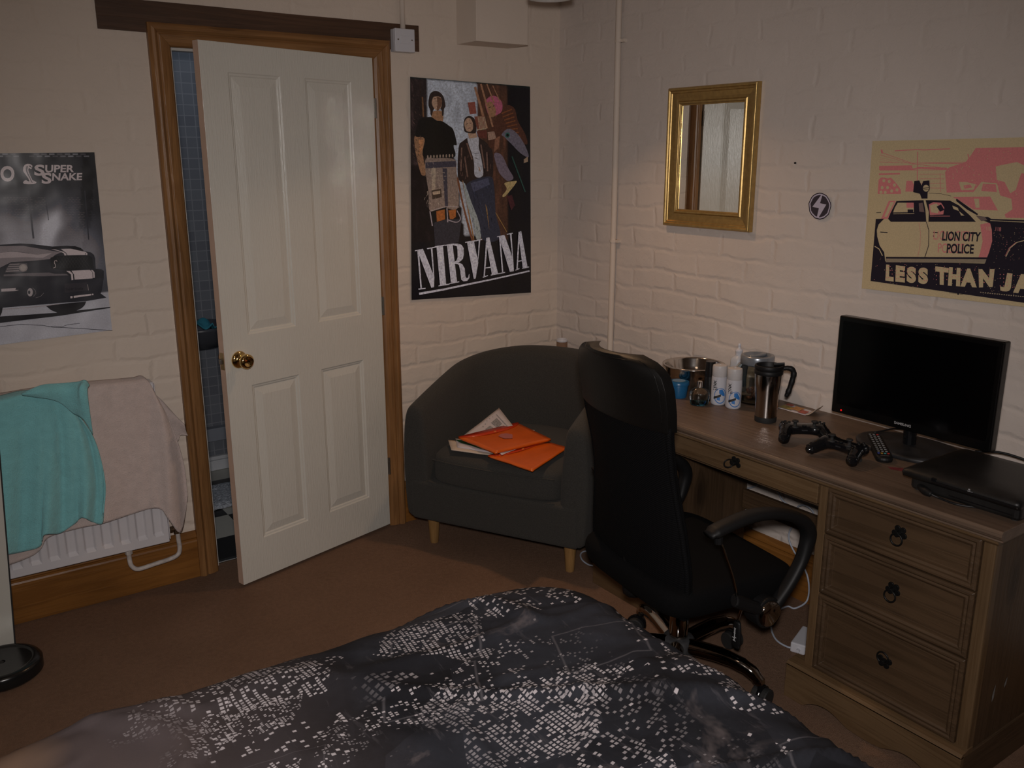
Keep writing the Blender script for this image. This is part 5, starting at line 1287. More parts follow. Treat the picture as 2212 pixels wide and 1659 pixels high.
# car body
A.poly([(330, 640), (380, 630), (640, 618), (690, 570), (820, 575), (905, 600), (935, 640), (1120, 770), (1160, 820), (1240, 830), (1250, 1000), (1190, 1195), (310, 1190), (290, 1130), (240, 1050), (222, 960), (235, 850), (262, 800)], CR)
A.poly([(1150, 850), (1240, 830), (1258, 900), (1258, 1030), (1190, 1195), (1120, 1190), (1150, 1100), (1172, 1000)], PK)
A.poly([(330, 640), (395, 637), (322, 800), (262, 800)], PK); A.poly([(345, 650), (380, 648), (315, 780), (290, 780)], CR)
A.poly([(400, 640), (650, 632), (690, 632), (880, 636), (960, 680), (1060, 770), (1112, 826), (350, 826), (325, 800), (345, 750)], BK)
A.poly([(412, 655), (555, 655), (556, 740), (370, 742), (385, 700)], CR); A.poly([(490, 655), (555, 655), (556, 700), (490, 700)], PK); A.poly([(500, 715), (550, 715), (552, 770), (500, 770)], BK); A.line([(372, 755), (560, 752)], 5, CR)
A.poly([(600, 660), (635, 655), (650, 740), (605, 735)], C(70, 55, 50)); A.poly([(642, 630), (660, 630), (690, 740), (686, 826), (668, 826), (660, 720)], CR)
A.poly([(690, 670), (730, 650), (800, 655), (830, 700), (820, 760), (700, 765)], PK); A.poly([(700, 680), (760, 660), (790, 700), (770, 750), (710, 740)], CR); A.poly([(760, 690), (800, 670), (830, 720), (790, 735)], BK); A.line([(700, 775), (880, 775)], 5, PK); A.poly([(900, 680), (950, 700), (960, 730), (910, 710)], CR); A.poly([(960, 730), (1010, 770), (980, 770)], CR)
A.poly([(935, 620), (950, 625), (1130, 755), (1125, 768), (1030, 715), (935, 640)], BK)
A.poly([(560, 460), (605, 455), (625, 500), (640, 460), (695, 455), (698, 520), (680, 560), (678, 618), (625, 618), (610, 575), (550, 560)], BK); A.circle(665, 525, 34, 38, BK); A.circle(665, 525, 27, 31, CR); A.line([(640, 525), (695, 520)], 6, BK); A.line([(645, 540), (690, 535)], 4, BK)
A.line([(690, 570), (800, 575), (890, 595)], 3, BK)
A.line([(668, 826), (690, 900), (688, 1040), (640, 1188)], 6, BK); A.line([(600, 835), (615, 920), (612, 1040), (590, 1140)], 3, PK); A.line([(255, 918), (320, 922)], 9, BK); A.line([(728, 920), (775, 924)], 9, BK); A.line([(220, 745), (262, 742)], 5, BK); A.circle(735, 955, 7, 9, BK, 10)
A.poly([(215, 800), (290, 798), (240, 850), (224, 900), (228, 960), (250, 1040), (290, 1100), (300, 1180), (1190, 1200), (1230, 1100), (1258, 1000), (1255, 900), (1240, 840), (1800, 860), (1880, 1600), (168, 1356)], BK)
A.line([(205, 1045), (245, 1070), (275, 1130)], 8, CR)
A.poly([(305, 1145), (1210, 1150), (1195, 1195), (305, 1188)], C(88, 78, 62)); A.poly([(305, 1140), (1215, 1145), (1205, 1162), (305, 1155)], BK)
A.poly([(1130, 780), (1220, 782), (1250, 800), (1800, 820), (1800, 860), (1240, 840), (1180, 815)], BK); A.line([(1240, 815), (1800, 840)], 6, CR)
A.poly([(1110, 770), (1190, 780), (1215, 810), (1160, 820)], C(70, 58, 52)); A.line([(1380, 1140), (1420, 1060), (1480, 1010), (1560, 990)], 7, CR); A.line([(1376, 1130), (1410, 1060), (1470, 1010)], 4, PK)
A.text('LION CITY', [(735, 905), (1090, 912), (1080, 1000), (732, 985)], PK); A.text('POLICE', [(775, 1018), (1010, 1022), (1005, 1108), (770, 1102)], PK)
A.text('LION CITY', [(815, 910), (1160, 918), (1148, 1004), (808, 996)], BK, bold=.03); A.text('POLICE', [(855, 1020), (1097, 1028), (1090, 1114), (848, 1108)], BK, bold=.03)
A.text('118', [(1206, 868), (1246, 870), (1244, 905), (1204, 902)], CR); A.text('118', [(1290, 872), (1338, 876), (1336, 912), (1288, 908)], PK)
for (t, q) in (('L', [(308, 1208), (375, 1215), (375, 1362), (300, 1352)]), ('E', [(395, 1215), (478, 1225), (475, 1370), (390, 1362)]), ('S', [(495, 1225), (578, 1232), (575, 1378), (490, 1370)]), ('S', [(598, 1232), (685, 1240), (682, 1388), (594, 1380)]),
               ('T', [(748, 1225), (868, 1240), (860, 1395), (752, 1385)]), ('H', [(872, 1232), (975, 1240), (970, 1405), (860, 1398)]), ('A', [(980, 1240), (1120, 1250), (1120, 1415), (972, 1405)]), ('N', [(1135, 1250), (1280, 1250), (1262, 1410), (1140, 1415)]),
               ('J', [(1362, 1280), (1440, 1290), (1420, 1462), (1320, 1440)]), ('A', [(1460, 1290), (1600, 1300), (1610, 1480), (1445, 1460)]), ('K', [(1620, 1300), (1730, 1310), (1735, 1490), (1625, 1480)]), ('E', [(1750, 1310), (1830, 1320), (1830, 1500), (1750, 1490)])):
    A.text(t, q, CR, bold=.07)
    xs = [p[0] for p in q]; ys = [p[1] for p in q]
    for i in range(16):
        x = min(xs)+10+(i % 4)*(max(xs)-min(xs)-20)/3.2; y = min(ys)+18+(i//4)*34
        if noise.noise(Vector((x*.05, y*.05, 3))) > -.1: A.circle(x, y, 4.5, 4.5, PK, 8)
for i in range(150):
    x = 200+random.random()*1500; y = 1130+random.random()*260+(x-200)*.09
    A.circle(x, y, random.uniform(1.5, 4), random.uniform(1.5, 4), CR if i % 3 else PK, 5)
for i in range(90): x = 1260+random.random()*420; y = 870+random.random()*320; A.circle(x, y, random.uniform(1.5, 3.5), random.uniform(1.5, 3.5), CR if i % 2 else PK, 5)
A.line([(870, 1462), (940, 1468)], 3, BK); A.circle(953, 1472, 9, 9, BK, 12); A.line([(965, 1474), (995, 1477)], 3, BK)
A.text('Thursday 31st Jul With Their Friends', [(1150, 1452), (1500, 1490), (1500, 1510), (1150, 1472)], CR) if False else None
for i in range(26): A.line([(1150+i*21, 1458+i*2.1), (1162+i*21, 1459+i*2.1)], 9, C(95, 84, 66))
rel(A.done('print', M_INKM, p3))
# ---- lightning sticker
p4 = empty('round_sticker', (0, -1.434, 1.438)); tag(p4, 'small round black sticker with a white lightning bolt, between mirror and police poster', 'sticker')
A = Art('x', -.007); A.crop(1400, 140, 4.148); WH = C(112, 105, 110)
def oval(k, col):
    A.poly([(1538+100*k*math.cos(2*PI*i/28)*(1+.03*math.cos(i*2.1)), 1266+120*k*math.sin(2*PI*i/28)*(1+.02*math.sin(i*3))) for i in range(28)], col)
A.k = 0; oval(1.0, BK); oval(.93, WH); oval(.83, C(32, 27, 30))
A.poly([(1550, 1168), (1562, 1168), (1540, 1240), (1597, 1252), (1530, 1365), (1512, 1365), (1530, 1285), (1472, 1272)], WH)
rel(A.done('print', M_INKM, p4))
# ------------------------------------------------------------------ on the desk
ZD = .744
def seat_on(px, py): p = onZ(px, py, ZD); return (p.x, p.y, ZD)
def es(o, a=.7): o.modifiers.new('e', 'EDGE_SPLIT').split_angle = a; return o
# steel bowl
bw = empty('mixing_bowl', (-.165, -1.062, ZD)); tag(bw, 'stainless steel mixing bowl at the left end of the desk', 'bowl')
M_SS = mat('brushed_steel', (.55, .52, .49), .13, 1.0, noise_s=30, noise_amt=.1)
bm = bm_new(); lathe(bm, [(0, .0), (.045, .0), (.062, .006), (.088, .030), (.104, .065), (.110, .092), (.118, .096), (.1185, .099), (.110, .100), (.107, .094), (.101, .066), (.085, .034), (.06, .010), (0, .006)], n=64, cap=False); obj('bowl_body', bm, M_SS, bw, smooth=True)
# blue tub
tb2 = empty('plastic_tub', seat_on(1465, 857)); tag(tb2, 'small blue plastic tub with a lid beside the chair back, in front of the bowl', 'tub')
M_BLU = mat('blue_plastic', (.012, .10, .23), .3)
bm = bm_new(); lathe(bm, [(0, 0), (.029, 0), (.030, .002), (.035, .048), (.0345, .049), (0, .049)], n=40, cap=False); es(obj('tub_body', bm, M_BLU, tb2, smooth=True))
bm = bm_new(); lathe(bm, [(.037, .047), (.0385, .048), (.0385, .058), (.037, .060), (.031, .060), (.030, .062), (0, .062)], n=40, cap=False); es(obj('lid', bm, M_BLU, tb2, smooth=True))
bm = bm_new(); lathe(bm, [(.024, .0624), (0, .0626)], n=30, cap=False); obj('label', bm, mat('pale_blue_label', (.15, .25, .38), .5), tb2)
# dark deodorant can
def can(loc, r, h, body, cap, name, lab, capc=.30, dome=True, grp=None):
    e = empty(name, loc); tag(e, lab, 'deodorant', grp); hb = h*(1-capc)
    bm = bm_new(); lathe(bm, [(0, 0), (r*.85, 0), (r*.97, .003), (r, .008), (r, hb-.006), (r*.97, hb), (0, hb)], n=40, cap=False); es(obj('can_body', bm, body, e, smooth=True))
    bm = bm_new(); lathe(bm, [(r*.94, hb), (r*.965, hb+.001), (r*.955, h-.010), (r*.90, h-.003), (r*.55, h), (.006, h-.0005), (.005, h-.003), (0, h-.003)] if dome else [(r*.94, hb), (r*.965, hb+.001), (r*.90, h), (0, h)], n=40, cap=False); es(obj('cap', bm, cap, e, smooth=True), .9)
    return e, hb
def wrap_text(e, s, r, ang, z0, z1, arc, m, vertical=True, name='lettering', bold=.02):
    """text on a can: ang = facing azimuth (deg), arc = half width in metres along the surface"""
    bm = bm_new()
    def tf(p):
        a = math.radians(ang)+p.x/r; rr = r+.0004+p.y*0
        return Vector((rr*math.cos(a), rr*math.sin(a), p.z))
    if vertical: quad = [(-arc, 0, z0), (-arc, 0, z1), (arc, 0, z1), (arc, 0, z0)]      # reads upwards
    else: quad = [(-arc, 0, z1), (arc, 0, z1), (arc, 0, z0), (-arc, 0, z0)]
    text_bm(bm, s, quad, bold=bold, tf=tf); return obj(name, bm, m, e)
def wrap_poly(bm, pts, r, ang, off=.0003, n=1):
    bm.faces.new([bm.verts.new(((r+off)*math.cos(math.radians(ang)+x/r), (r+off)*math.sin(math.radians(ang)+x/r), z)) for x, z in pts])
def wrap_band(bm, a, b, r, ang, off=.0005, n=8):
    for i in range(n):
        L_ = [tuple(a[k]+(b[k]-a[k])*t for k in range(3)) for t in (i/n, (i+1)/n)]
        wrap_poly(bm, [(L_[0][0], L_[0][1]), (L_[1][0], L_[1][1]), (L_[1][0], L_[1][2]), (L_[0][0], L_[0][2])], r, ang, off)
def face_ang(loc): return math.degrees(math.atan2(CAM.y-loc[1], CAM.x-loc[0]))
M_CW = mat('white_can', (.50, .50, .54), .35); M_CC = mat('white_cap', (.50, .48, .48), .4); M_CK = mat('black_can', (.010, .010, .011), .3)
M_LB = mat('can_blue', (.03, .16, .45), .4); M_LK = mat('print_black', (.02, .02, .02), .5); M_LW = mat('print_white', (.7, .7, .72), .5)
for k, (px, py, lab) in enumerate(((1551, 872, 'white and blue LYNX deodorant can, the left of two, touching the other'), (1583, 880, 'white and blue LYNX deodorant can, the right of two, nearer the desk edge'))):
    L_ = seat_on(px, py); e, hb = can(L_, .0272, .146, M_CW, M_CC, 'deodorant_can', lab, .29, grp='white deodorant cans on the desk'); r = .0272
    fa = face_ang(L_)+2
    wrap_text(e, 'LYNX', r, fa-34, .056, .091, .0058, M_LK, name='brand_lettering', bold=.04)
    wrap_text(e, 'DRY', r, fa-16, .056, .068, .0022, M_LK, name='small_lettering')
    bm = bm_new(); n = 40; R1, R0 = .0285, .0250
    for i in range(n):     # ring wrapped on the can
        a, b = 2*PI*i/n, 2*PI*(i+1)/n; wv = 1-.6*max(0, math.sin(a-.2)); 
        wrap_poly(bm, [(R1*.80*math.cos(a), .036+R1*math.sin(a)), (R1*.80*math.cos(b), .036+R1*math.sin(b)), ((R1-(R1-R0)*(.4+wv*.6))*.80*math.cos(b), .036+(R1-(R1-R0)*(.4+wv*.6))*math.sin(b)), ((R1-(R1-R0)*(.4+wv*.6))*.80*math.cos(a), .036+(R1-(R1-R0)*(.4+wv*.6))*math.sin(a))], r, fa+12)
    wrap_band(bm, (-.005, .046, .059), (.006, .038, .060), r, fa+12, .0005); wrap_band(bm, (.006, .038, .060), (.017, .033, .042), r, fa+12, .0005); wrap_band(bm, (-.012, .021, .033), (-.001, .018, .031), r, fa+12, .0005)
    obj('ring_print', bm, M_LB, e)
    bm = bm_new(); wrap_band(bm, (-.022, .023, .032), (.004, .034, .043), r, fa+8, .0009); obj('strip_print', bm, M_LK, e)
    bm = bm_new()
    for z, a0, a1 in ((.0955, -.012, .002), (.092, -.012, .0), (.0900, -.012, -.002)): wrap_poly(bm, [(a0, z), (a1, z), (a1, z-.0009), (a0, z-.0009)], r, fa-22, .0004)
    obj('fine_print', bm, M_LK, e)
L_ = seat_on(1531, 864); e, hb = can(L_, .0195, .146, M_CK, M_CK, 'deodorant_can', 'black LYNX deodorant can standing behind the white ones', .38, dome=False); fa = face_ang(L_)
wrap_text(e, 'LYNX', .0185, fa-6, .033, .062, .0048, M_LW, name='brand_lettering', bold=.045)
bm = bm_new(); wrap_poly(bm, [(-.012, .074), (.006, .074), (.006, .079), (-.012, .079)], .0185, fa-8, .0004); obj('silver_band', bm, M_STEEL, e)
bm = bm_new(); wrap_poly(bm, [(-.004, .012), (.012, .012), (.012, .026), (-.004, .026)], .0185, fa, .0004); obj('blue_print', bm, M_LB, e)
# perfume bottle: skull-like glass flask with blue base
pf = empty('perfume_bottle', seat_on(1510, 874)); pf.scale = (1.38,)*3; tag(pf, 'small clear blue glass perfume bottle with a silver neck, in front of the black can', 'bottle')
M_GLS = mat('clear_glass', (.82, .93, .97), .02, 0, trans=1.0, ior=1.45); M_GB = mat('blue_liquid', (.10, .45, .65), .02, 0, trans=1.0, ior=1.34)
def blobb(bm, prof, ex=1.0, ey=.75, n=28, dx=None):
    lathe(bm, prof, n=n, cap=False)
    for v in bm.verts: v.co.x *= ex; v.co.y *= ey
    if dx:
        for v in bm.verts: v.co.x += dx(v.co.z)
bm = bm_new(); blobb(bm, [(0, 0), (.020, 0), (.024, .004), (.0245, .012), (.027, .020), (.0265, .030), (.022, .040), (.013, .046), (.008, .047), (0, .047)], 1, .72); ob_ = obj('flask', bm, M_GLS, pf, smooth=True); ob_.rotation_euler = (0, 0, math.radians(-40))
bm = bm_new(); blobb(bm, [(0, .003), (.018, .003), (.0215, .006), (.0225, .012), (.0225, .014), (0, .014)], 1, .70); ob_ = obj('perfume', bm, M_GB, pf, smooth=True); ob_.rotation_euler = (0, 0, math.radians(-40))
bm = bm_new(); lathe(bm, [(0, .047), (.0065, .047), (.0065, .062), (.0055, .063), (0, .063)], n=20, cap=False); es(obj('atomiser', bm, M_CHROME, pf, smooth=True))
# lotion bottle
L_ = (-.058, -1.186, ZD); lo = empty('lotion_bottle', L_, rz=math.radians(-4)); lo.scale = (1.12,)*3; tag(lo, 'white bottle with a nozzle cap and blue back label, between bowl and glass jar', 'bottle')
M_LOT = mat('translucent_white', (.52, .54, .58), .35)
def rrect(w_, d_, r_, z): return [(x, y, z) for x, y in rounded(w_, d_, r_, 4)]
bm = bm_new(); loft(bm, [rrect(.021, .018, .009, 0), rrect(.023, .020, .009, .003), rrect(.023, .020, .009, .105), rrect(.0215, .0185, .009, .115), rrect(.017, .014, .009, .121), rrect(.011, .0105, .009, .125), rrect(.0105, .0105, .009, .128)]); obj('bottle_body', bm, M_LOT, lo, smooth=True)
bm = bm_new(); lathe(bm, [(0, .126), (.0115, .126), (.0115, .136), (.0125, .138), (.0125, .144), (.009, .147), (.0055, .149), (.0048, .156), (.0055, .158), (.0052, .164), (.003, .167), (0, .167)], n=24, cap=False); es(obj('nozzle_cap', bm, M_WPL, lo, smooth=True), 1)
bm = bm_new(); bm.faces.new([bm.verts.new(p) for p in ((-.0165, -.0203, .02), (.0175, -.0203, .02), (.0175, -.0203, .098), (-.0165, -.0203, .098))]); obj('label', bm, mat('navy_label', (.02, .09, .17), .5), lo)
# big glass jar with silver lid, some dark contents
jr = empty('glass_jar', (-.112, -1.318, ZD)); jr.scale = (1.25, 1.25, 1.29); tag(jr, 'large clear ridged glass jar with a silver plastic lid behind the travel mug', 'jar')
bm = bm_new(); lathe(bm, [(0, 0), (.050, 0), (.058, .006), (.064, .03), (.068, .06), (.064, .09), (.052, .108), (.045, .113), (.045, .122), (.0425, .122), (.0425, .112), (.049, .106), (.0605, .088), (.0645, .06), (.0605, .031), (.055, .010), (.047, .005), (0, .005)], n=64, cap=False)
for v in bm.verts:
    a = math.atan2(v.co.y, v.co.x); r_ = math.hypot(v.co.x, v.co.y)
    if .01 < v.co.z < .105 and r_ > .055: k = 1+.022*math.sin(a*12); v.co.x *= k; v.co.y *= k
obj('jar_body', bm, M_GLS, jr, smooth=True)
bm = bm_new(); lathe(bm, [(.0462, .108), (.0475, .110), (.0475, .131), (.046, .134), (.040, .135), (.038, .1335), (.036, .127), (.028, .124), (0, .124)], n=48, cap=False); obj('lid', bm, mat('silver_plastic', (.26, .28, .31), .28, .5), jr, smooth=True)
bm = bm_new(); tube(bm, [(-.034, 0, .1305), (-.01, 0, .130), (.01, 0, .130), (.034, 0, .1305)], .0045, 10, 4, flat=1.5); obj('lid_handle', bm, mat('silver_plastic', (.26, .28, .31), .28, .5), jr, smooth=True)
random.seed(5); bm = bm_new()
for i in range(26):
    a = random.random()*2*PI; r_ = random.random()*.036; ellipsoid(bm, (r_*math.cos(a), r_*math.sin(a), .014+random.random()*.020), .011, .008, .006, 8, 6, Matrix.Rotation(random.random()*3, 4, 'Z') @ Matrix.Rotation(random.random(), 4, 'X'))
cn = obj('sweets', bm, mat('brown_contents', (.16, .05, .02), .5), smooth=True); cn.location = (-.112, -1.318, ZD); cn.scale = (1.2,)*3; tag(cn, 'dark brown sweets lying at the bottom of the large glass jar', 'sweets', kind='stuff')
# travel mug
mg = empty('travel_mug', seat_on(1653, 909)); mg.scale = (1.22, 1.22, 1.235); tag(mg, 'stainless steel travel mug with black lid and curved black handle', 'mug')
bm = bm_new(); lathe(bm, [(0, 0), (.0285, 0), (.0295, .002), (.0300, .015), (0, .015)], n=48, cap=False); es(obj('rubber_base', bm, M_RUB, mg, smooth=True))
M_MUG = mat('brushed_mug_steel', (.42, .39, .37), .15, 1.0, noise_s=20, noise_amt=.05)
bm = bm_new(); lathe(bm, [(.0296, .0155), (.0300, .030), (.0305, .060), (.0325, .085), (.0350, .105), (.0365, .128), (.0365, .134)], n=64, cap=False); obj('mug_body', bm, M_MUG, mg, smooth=True)
bm = bm_new(); lathe(bm, [(.0375, .133), (.0385, .135), (.0385, .143), (.0365, .145), (.0385, .147), (.0385, .153), (.0375, .157), (.035, .158), (.0335, .155), (.032, .145), (0, .143)], n=48, cap=False); es(obj('lid', bm, M_BLKP, mg, smooth=True), .9)
ha = math.atan2(RIGHT.y, RIGHT.x)-.15; hx, hy = math.cos(ha), math.sin(ha)
bm = bm_new(); tube(bm, [(hx*r_, hy*r_, z) for r_, z in ((.034, .148), (.048, .150), (.060, .147), (.066, .136), (.064, .118), (.060, .100), (.055, .082), (.050, .070))], .0068, 12, 5, rs=[.006, .0065, .007, .0078, .0072, .008, .0072, .0078, .007, .0078, .0065, .005]); obj('handle', bm, M_BLKP, mg, smooth=True)
bm = bm_new(); tube(bm, [(hx*.012, hy*.012, .157), (hx*.040, hy*.040, .1595)], .004, 8, raw=True, flat=1.8); obj('lid_slider', bm, M_BLKP, mg)
# leaflet with food pictures
c4 = [Zs(1698, 868, ZD+.001), Zs(1752, 884, ZD+.001), Zs(1738, 897, ZD+.001), Zs(1678, 880, ZD+.001)]
c4 = [onZ(*q, ZD+.0012) for q in ((1702, 872), (1757, 888), (1740, 897), (1680, 881))]
lf = quad_sheet('leaflet', c4, M_PAP, lift=lambda u, v: .0), None
lf = lf[0]; tag(lf, 'folded takeaway menu leaflet lying at the back of the desk by the mug', 'leaflet')
def lq(u, v): return (c4[0]*(1-u)+c4[1]*u)*(1-v)+(c4[3]*(1-u)+c4[2]*u)*v+Vector((0, 0, .0035))
for (u0, u1, v0, v1, cc) in ((.05, .30, .05, .38, (.30, .05, .03)), (.02, .45, .45, .95, (.26, .20, .04)), (.38, .72, .15, .8, (.42, .20, .05)), (.70, .98, .45, .98, (.38, .08, .05))):
    bm = bm_new(); bm.faces.new([bm.verts.new(lq(a, b)) for a, b in ((u0, v0), (u1, v0), (u1, v1), (u0, v1))]); obj('picture', bm, mat('leaflet_%d' % int(cc[0]*100), cc, .5, noise_s=120, noise_amt=.4), lf)
bm = bm_new(); grid(bm, 8, 4, lambda u, v: (c4[1]*(1-v)+c4[2]*v)+(Vector((.012, -.020, 0))*u*1.3)+Vector((0, 0, .001+.022*u*u))); obj('turned_page', bm, M_PAPC, lf, smooth=True, solid=.0006)

# ------------------------------------------------------------------ monitor
mo = empty('monitor', (-.175, -1.955, ZD)); tag(mo, 'black flat screen monitor showing nothing, a red standby light at its corner', 'monitor')
def M3(x, y, z): return (x+.175, y+1.955, z-ZD)
TL, TR, BR_, BL = onX(1831, 680, -.203), onX(2197, 735, -.197), onX(2168, 978, -.200), onX(1812, 887, -.203)
yl, yr, zb, zt = -1.700, -2.212, .813, 1.126
tilt = .0
def scr(name, y0, y1, z0, z1, x0, x1, m, par, bevel=.003, seg=3):
    bm = bm_new(); box(bm, x0+.175, x1+.175, y1+1.955, y0+1.955, z0-ZD, z1-ZD); return obj(name, bm, m, par, bevel=bevel, seg=seg)
M_MON = mat('monitor_black', (.0028, .0028, .003), .22); M_SCR = mat('screen_off', (.0012, .0012, .0015), .18, spec=.3)
bz = scr('bezel', yl, yr, zb, zt, -.205, -.172, M_MON, mo, .005)
scr('screen', yl-.016, yr+.016, zb+.030, zt-.015, -.2056, -.2045, M_SCR, mo, 0)
bm = bm_new(); box(bm, -.172+.175, -.150+.175, -2.12+1.955, -1.79+1.955, .87-ZD, 1.07-ZD); obj('rear_housing', bm, M_MON, mo, bevel=.012, seg=3)
bm = bm_new(); lathe(bm, [(0, 0), (.0028, 0), (.002, .0012), (0, .0015)], n=12, cap=False); obj('standby_light', bm, mat('red_led', (.5, .0, .0), .4, emit=((1, .01, .01), .9)), mo, M=Matrix.Translation(M3(-.2052, -1.737, .825)) @ Matrix.Rotation(math.radians(-90), 4, 'Y'))
bm = bm_new(); text_bm(bm, 'SAMSUNG', [M3(-.2055, -1.921, .8345), M3(-.2055, -1.975, .8345), M3(-.2055, -1.975, .8265), M3(-.2055, -1.921, .8265)], bold=.03); obj('brand_lettering', bm, mat('silver_print', (.30, .30, .31), .4), mo)
bm = bm_new(); tube(bm, [M3(-.168, -1.955, ZD+.016), M3(-.172, -1.955, zb+.03)], .019, 24, raw=True); obj('neck', bm, M_BLKG, mo, smooth=False)
bm = bm_new(); out = []
for z, s in ((.0, .97), (.003, 1.0), (.010, 1.0), (.0135, .975), (.016, .90), (.0185, .4), (.022, .15)):
    out.append([(.0+.112*s*math.cos(2*PI*i/64)+.01, .165*s*math.copysign(abs(math.sin(2*PI*i/64))**.85, math.sin(2*PI*i/64)), z) for i in range(64)])
loft(bm, out); es(obj('stand_base', bm, mat('dusty_gloss_black', (.018, .018, .02), .45, noise_s=30, noise_amt=.6), mo, smooth=True), .9)
# remote control
ra, rb = onZ(1886, 942, ZD+.012), onZ(1912, 992, ZD+.012)
rdir = math.atan2((rb-ra).y, (rb-ra).x); rl = (rb-ra).length
rm = empty('remote_control', ((ra.x+rb.x)/2, (ra.y+rb.y)/2, ZD), rz=rdir); tag(rm, 'black television remote control with coloured buttons lying below the monitor', 'remote control')
hl = rl/2+.008
bm = bm_new(); loft(bm, [[(x, y, z) for x, y in rounded(hl*s, .0235*s, .022*s, 6)] for z, s in ((0, .90), (.003, .98), (.010, 1.0), (.016, .98), (.019, .92))]); obj('remote_body', bm, M_BLKP, rm, smooth=False, bevel=.001)
bm = bm_new(); cols = {'grey': (.22, .22, .22), 'red': (.45, .02, .02), 'green': (.02, .25, .10), 'yellow': (.4, .22, .02), 'blue': (.05, .08, .4), 'teal': (.05, .25, .25)}
k_ = 0
for i in range(11):
    for j in range(3 if i < 10 else 4):
        yy = (-.011, 0, .011)[j] if i < 10 else (-.0135, -.0045, .0045, .0135)[j]; x = -hl+.014+i*(2*hl-.045)/10.5
        cn_ = 'grey'
        if i == 0: cn_ = 'red' if j == 2 else 'grey'
        if i == 10: cn_ = ('blue', 'yellow', 'teal', 'red')[j]
        b_ = bm_new(); loft(b_, [[(x+a, yy+b, z) for a, b in rounded(.0026, .0034, .0015, 2)] for z in (.019, .0205)]); obj('button', b_, mat('button_'+cn_, cols[cn_], .5), rm)
bm.free(); bm = bm_new(); text_bm(bm, 'SAMSUNG', [(hl-.020, -.012, .0196), (hl-.020, .012, .0196), (hl-.016, .012, .0196), (hl-.016, -.012, .0196)][::1], bold=.02); obj('brand_lettering', bm, mat('silver_print', (.30, .30, .31), .4), rm)
# ------------------------------------------------------------------ game controllers
def controller(loc, rz, lab):
    e = empty('game_controller', loc, rz=rz); tag(e, lab, 'game controller', 'black gamepads on the desk')
    # local: +y = away from the player (front edge with shoulder buttons), x = right hand
    bm = bm_new(); rings = []
    for i in range(29):
        x = -.074+.148*i/28; a = abs(x)/.074
        hw = .026+.008*math.exp(-((abs(x)-.052)/.018)**2); hh = .0155+.004*math.exp(-((abs(x)-.052)/.02)**2)
        if a > .82: k = math.sqrt(max(.02, 1-((a-.82)/.185)**2)); hw *= k; hh *= k
        cy = .008; cz = .036
        rings.append([(x, cy+hw*math.copysign(abs(math.cos(2*PI*k/20))**.75, math.cos(2*PI*k/20)), cz+hh*math.copysign(abs(math.sin(2*PI*k/20))**.75, math.sin(2*PI*k/20))) for k in range(20)])
    loft(bm, rings); obj('shell', bm, M_BLKG, e, smooth=True)
    for s in (-1, 1):
        bm = bm_new(); P_ = catmull([(s*.050, .010, .036), (s*.056, -.014, .033), (s*.064, -.038, .025), (s*.070, -.056, .0185), (s*.072, -.066, .0165)], 5); tube(bm, P_, .02, 16, raw=True, rs=[.021, .0205, .0195, .0185, .018, .0165, .011, .003]); obj('grip', bm, M_BLKG, e, smooth=True)
        bm = bm_new(); lathe(bm, [(.0125, .046), (.0125, .050), (.0055, .0505), (.0048, .062), (.009, .0635), (.0098, .0655), (.0092, .068), (.006, .0672), (0, .067)], cx=s*.029, cy=-.010, n=24, cap=False); obj('thumbstick', bm, M_RUB, e, smooth=True)
        bm = bm_new(); tube(bm, [(s*.060, .036, .040), (s*.034, .036, .041)], .0065, 10, raw=True); tube(bm, [(s*.058, .037, .028), (s*.036, .038, .026)], .008, 10, raw=True); obj('shoulder_button', bm, M_BLKP, e, bevel=.002)
        for q in range(4):
            a = q*PI/2; bm = bm_new(); lathe(bm, [(.0042, .052), (.0042, .0565), (.003, .0575), (0, .0575)], cx=s*.053+.0105*math.cos(a), cy=.013+.0105*math.sin(a), n=14, cap=False); obj('face_button' if s > 0 else 'direction_button', bm, M_BLKP, e, smooth=True)
    bm = bm_new(); lathe(bm, [(.0065, .050), (.0065, .0525), (0, .053)], cx=0, cy=-.008, n=18, cap=False); obj('home_button', bm, M_BLKP, e)
    bm = bm_new(); text_bm(bm, 'SONY', [(-.009, -.0192, .040), (.009, -.0192, .040), (.009, -.0192, .0365), (-.009, -.0192, .0365)], bold=.02); obj('brand_lettering', bm, mat('faint_print', (.06, .06, .065), .4), e)
    return e
g1 = onZ(1736, 925, ZD+.04); ang1 = math.atan2(RIGHT.y, RIGHT.x)
controller((g1.x, g1.y, ZD), ang1-math.radians(6), 'black gamepad further left on the desk, level, its two thumbsticks standing up')
g2 = onZ(1819, 964, ZD+.036)
controller((g2.x, g2.y, ZD), ang1-math.radians(54), 'black gamepad next to the remote control, turned askew, a cable in it')
M_CAB = mat('black_cable', (.008, .008, .009), .5)
cp = lambda *pts: [onZ(x, y, ZD+dz) for x, y, dz in pts]
bm = bm_new(); tube(bm, cp((1848, 975, .022), (1853, 965, .014), (1862, 950, .004), (1878, 940, .004), (1890, 934, .018), (1905, 931, .020), (1930, 926, .021), (1960, 928, .021), (1990, 931, .020), (2030, 938, .021)), .0026, 8, 6); tag(obj('charging_cable', bm, M_CAB, smooth=True), 'thin black cable running from the askew gamepad over the monitor foot', 'cable')
bm = bm_new(); P0_ = onZ(1852, 996, ZD); box(bm, P0_.x-.009, P0_.x+.007, P0_.y-.012, P0_.y+.010, ZD, ZD+.009); o = obj('usb_plug', bm, mat('usb_clear', (.10, .10, .10), .2, .6), bevel=.002); tag(o, 'small silvery usb plug tip lying at the end of the askew gamepad', 'plug')
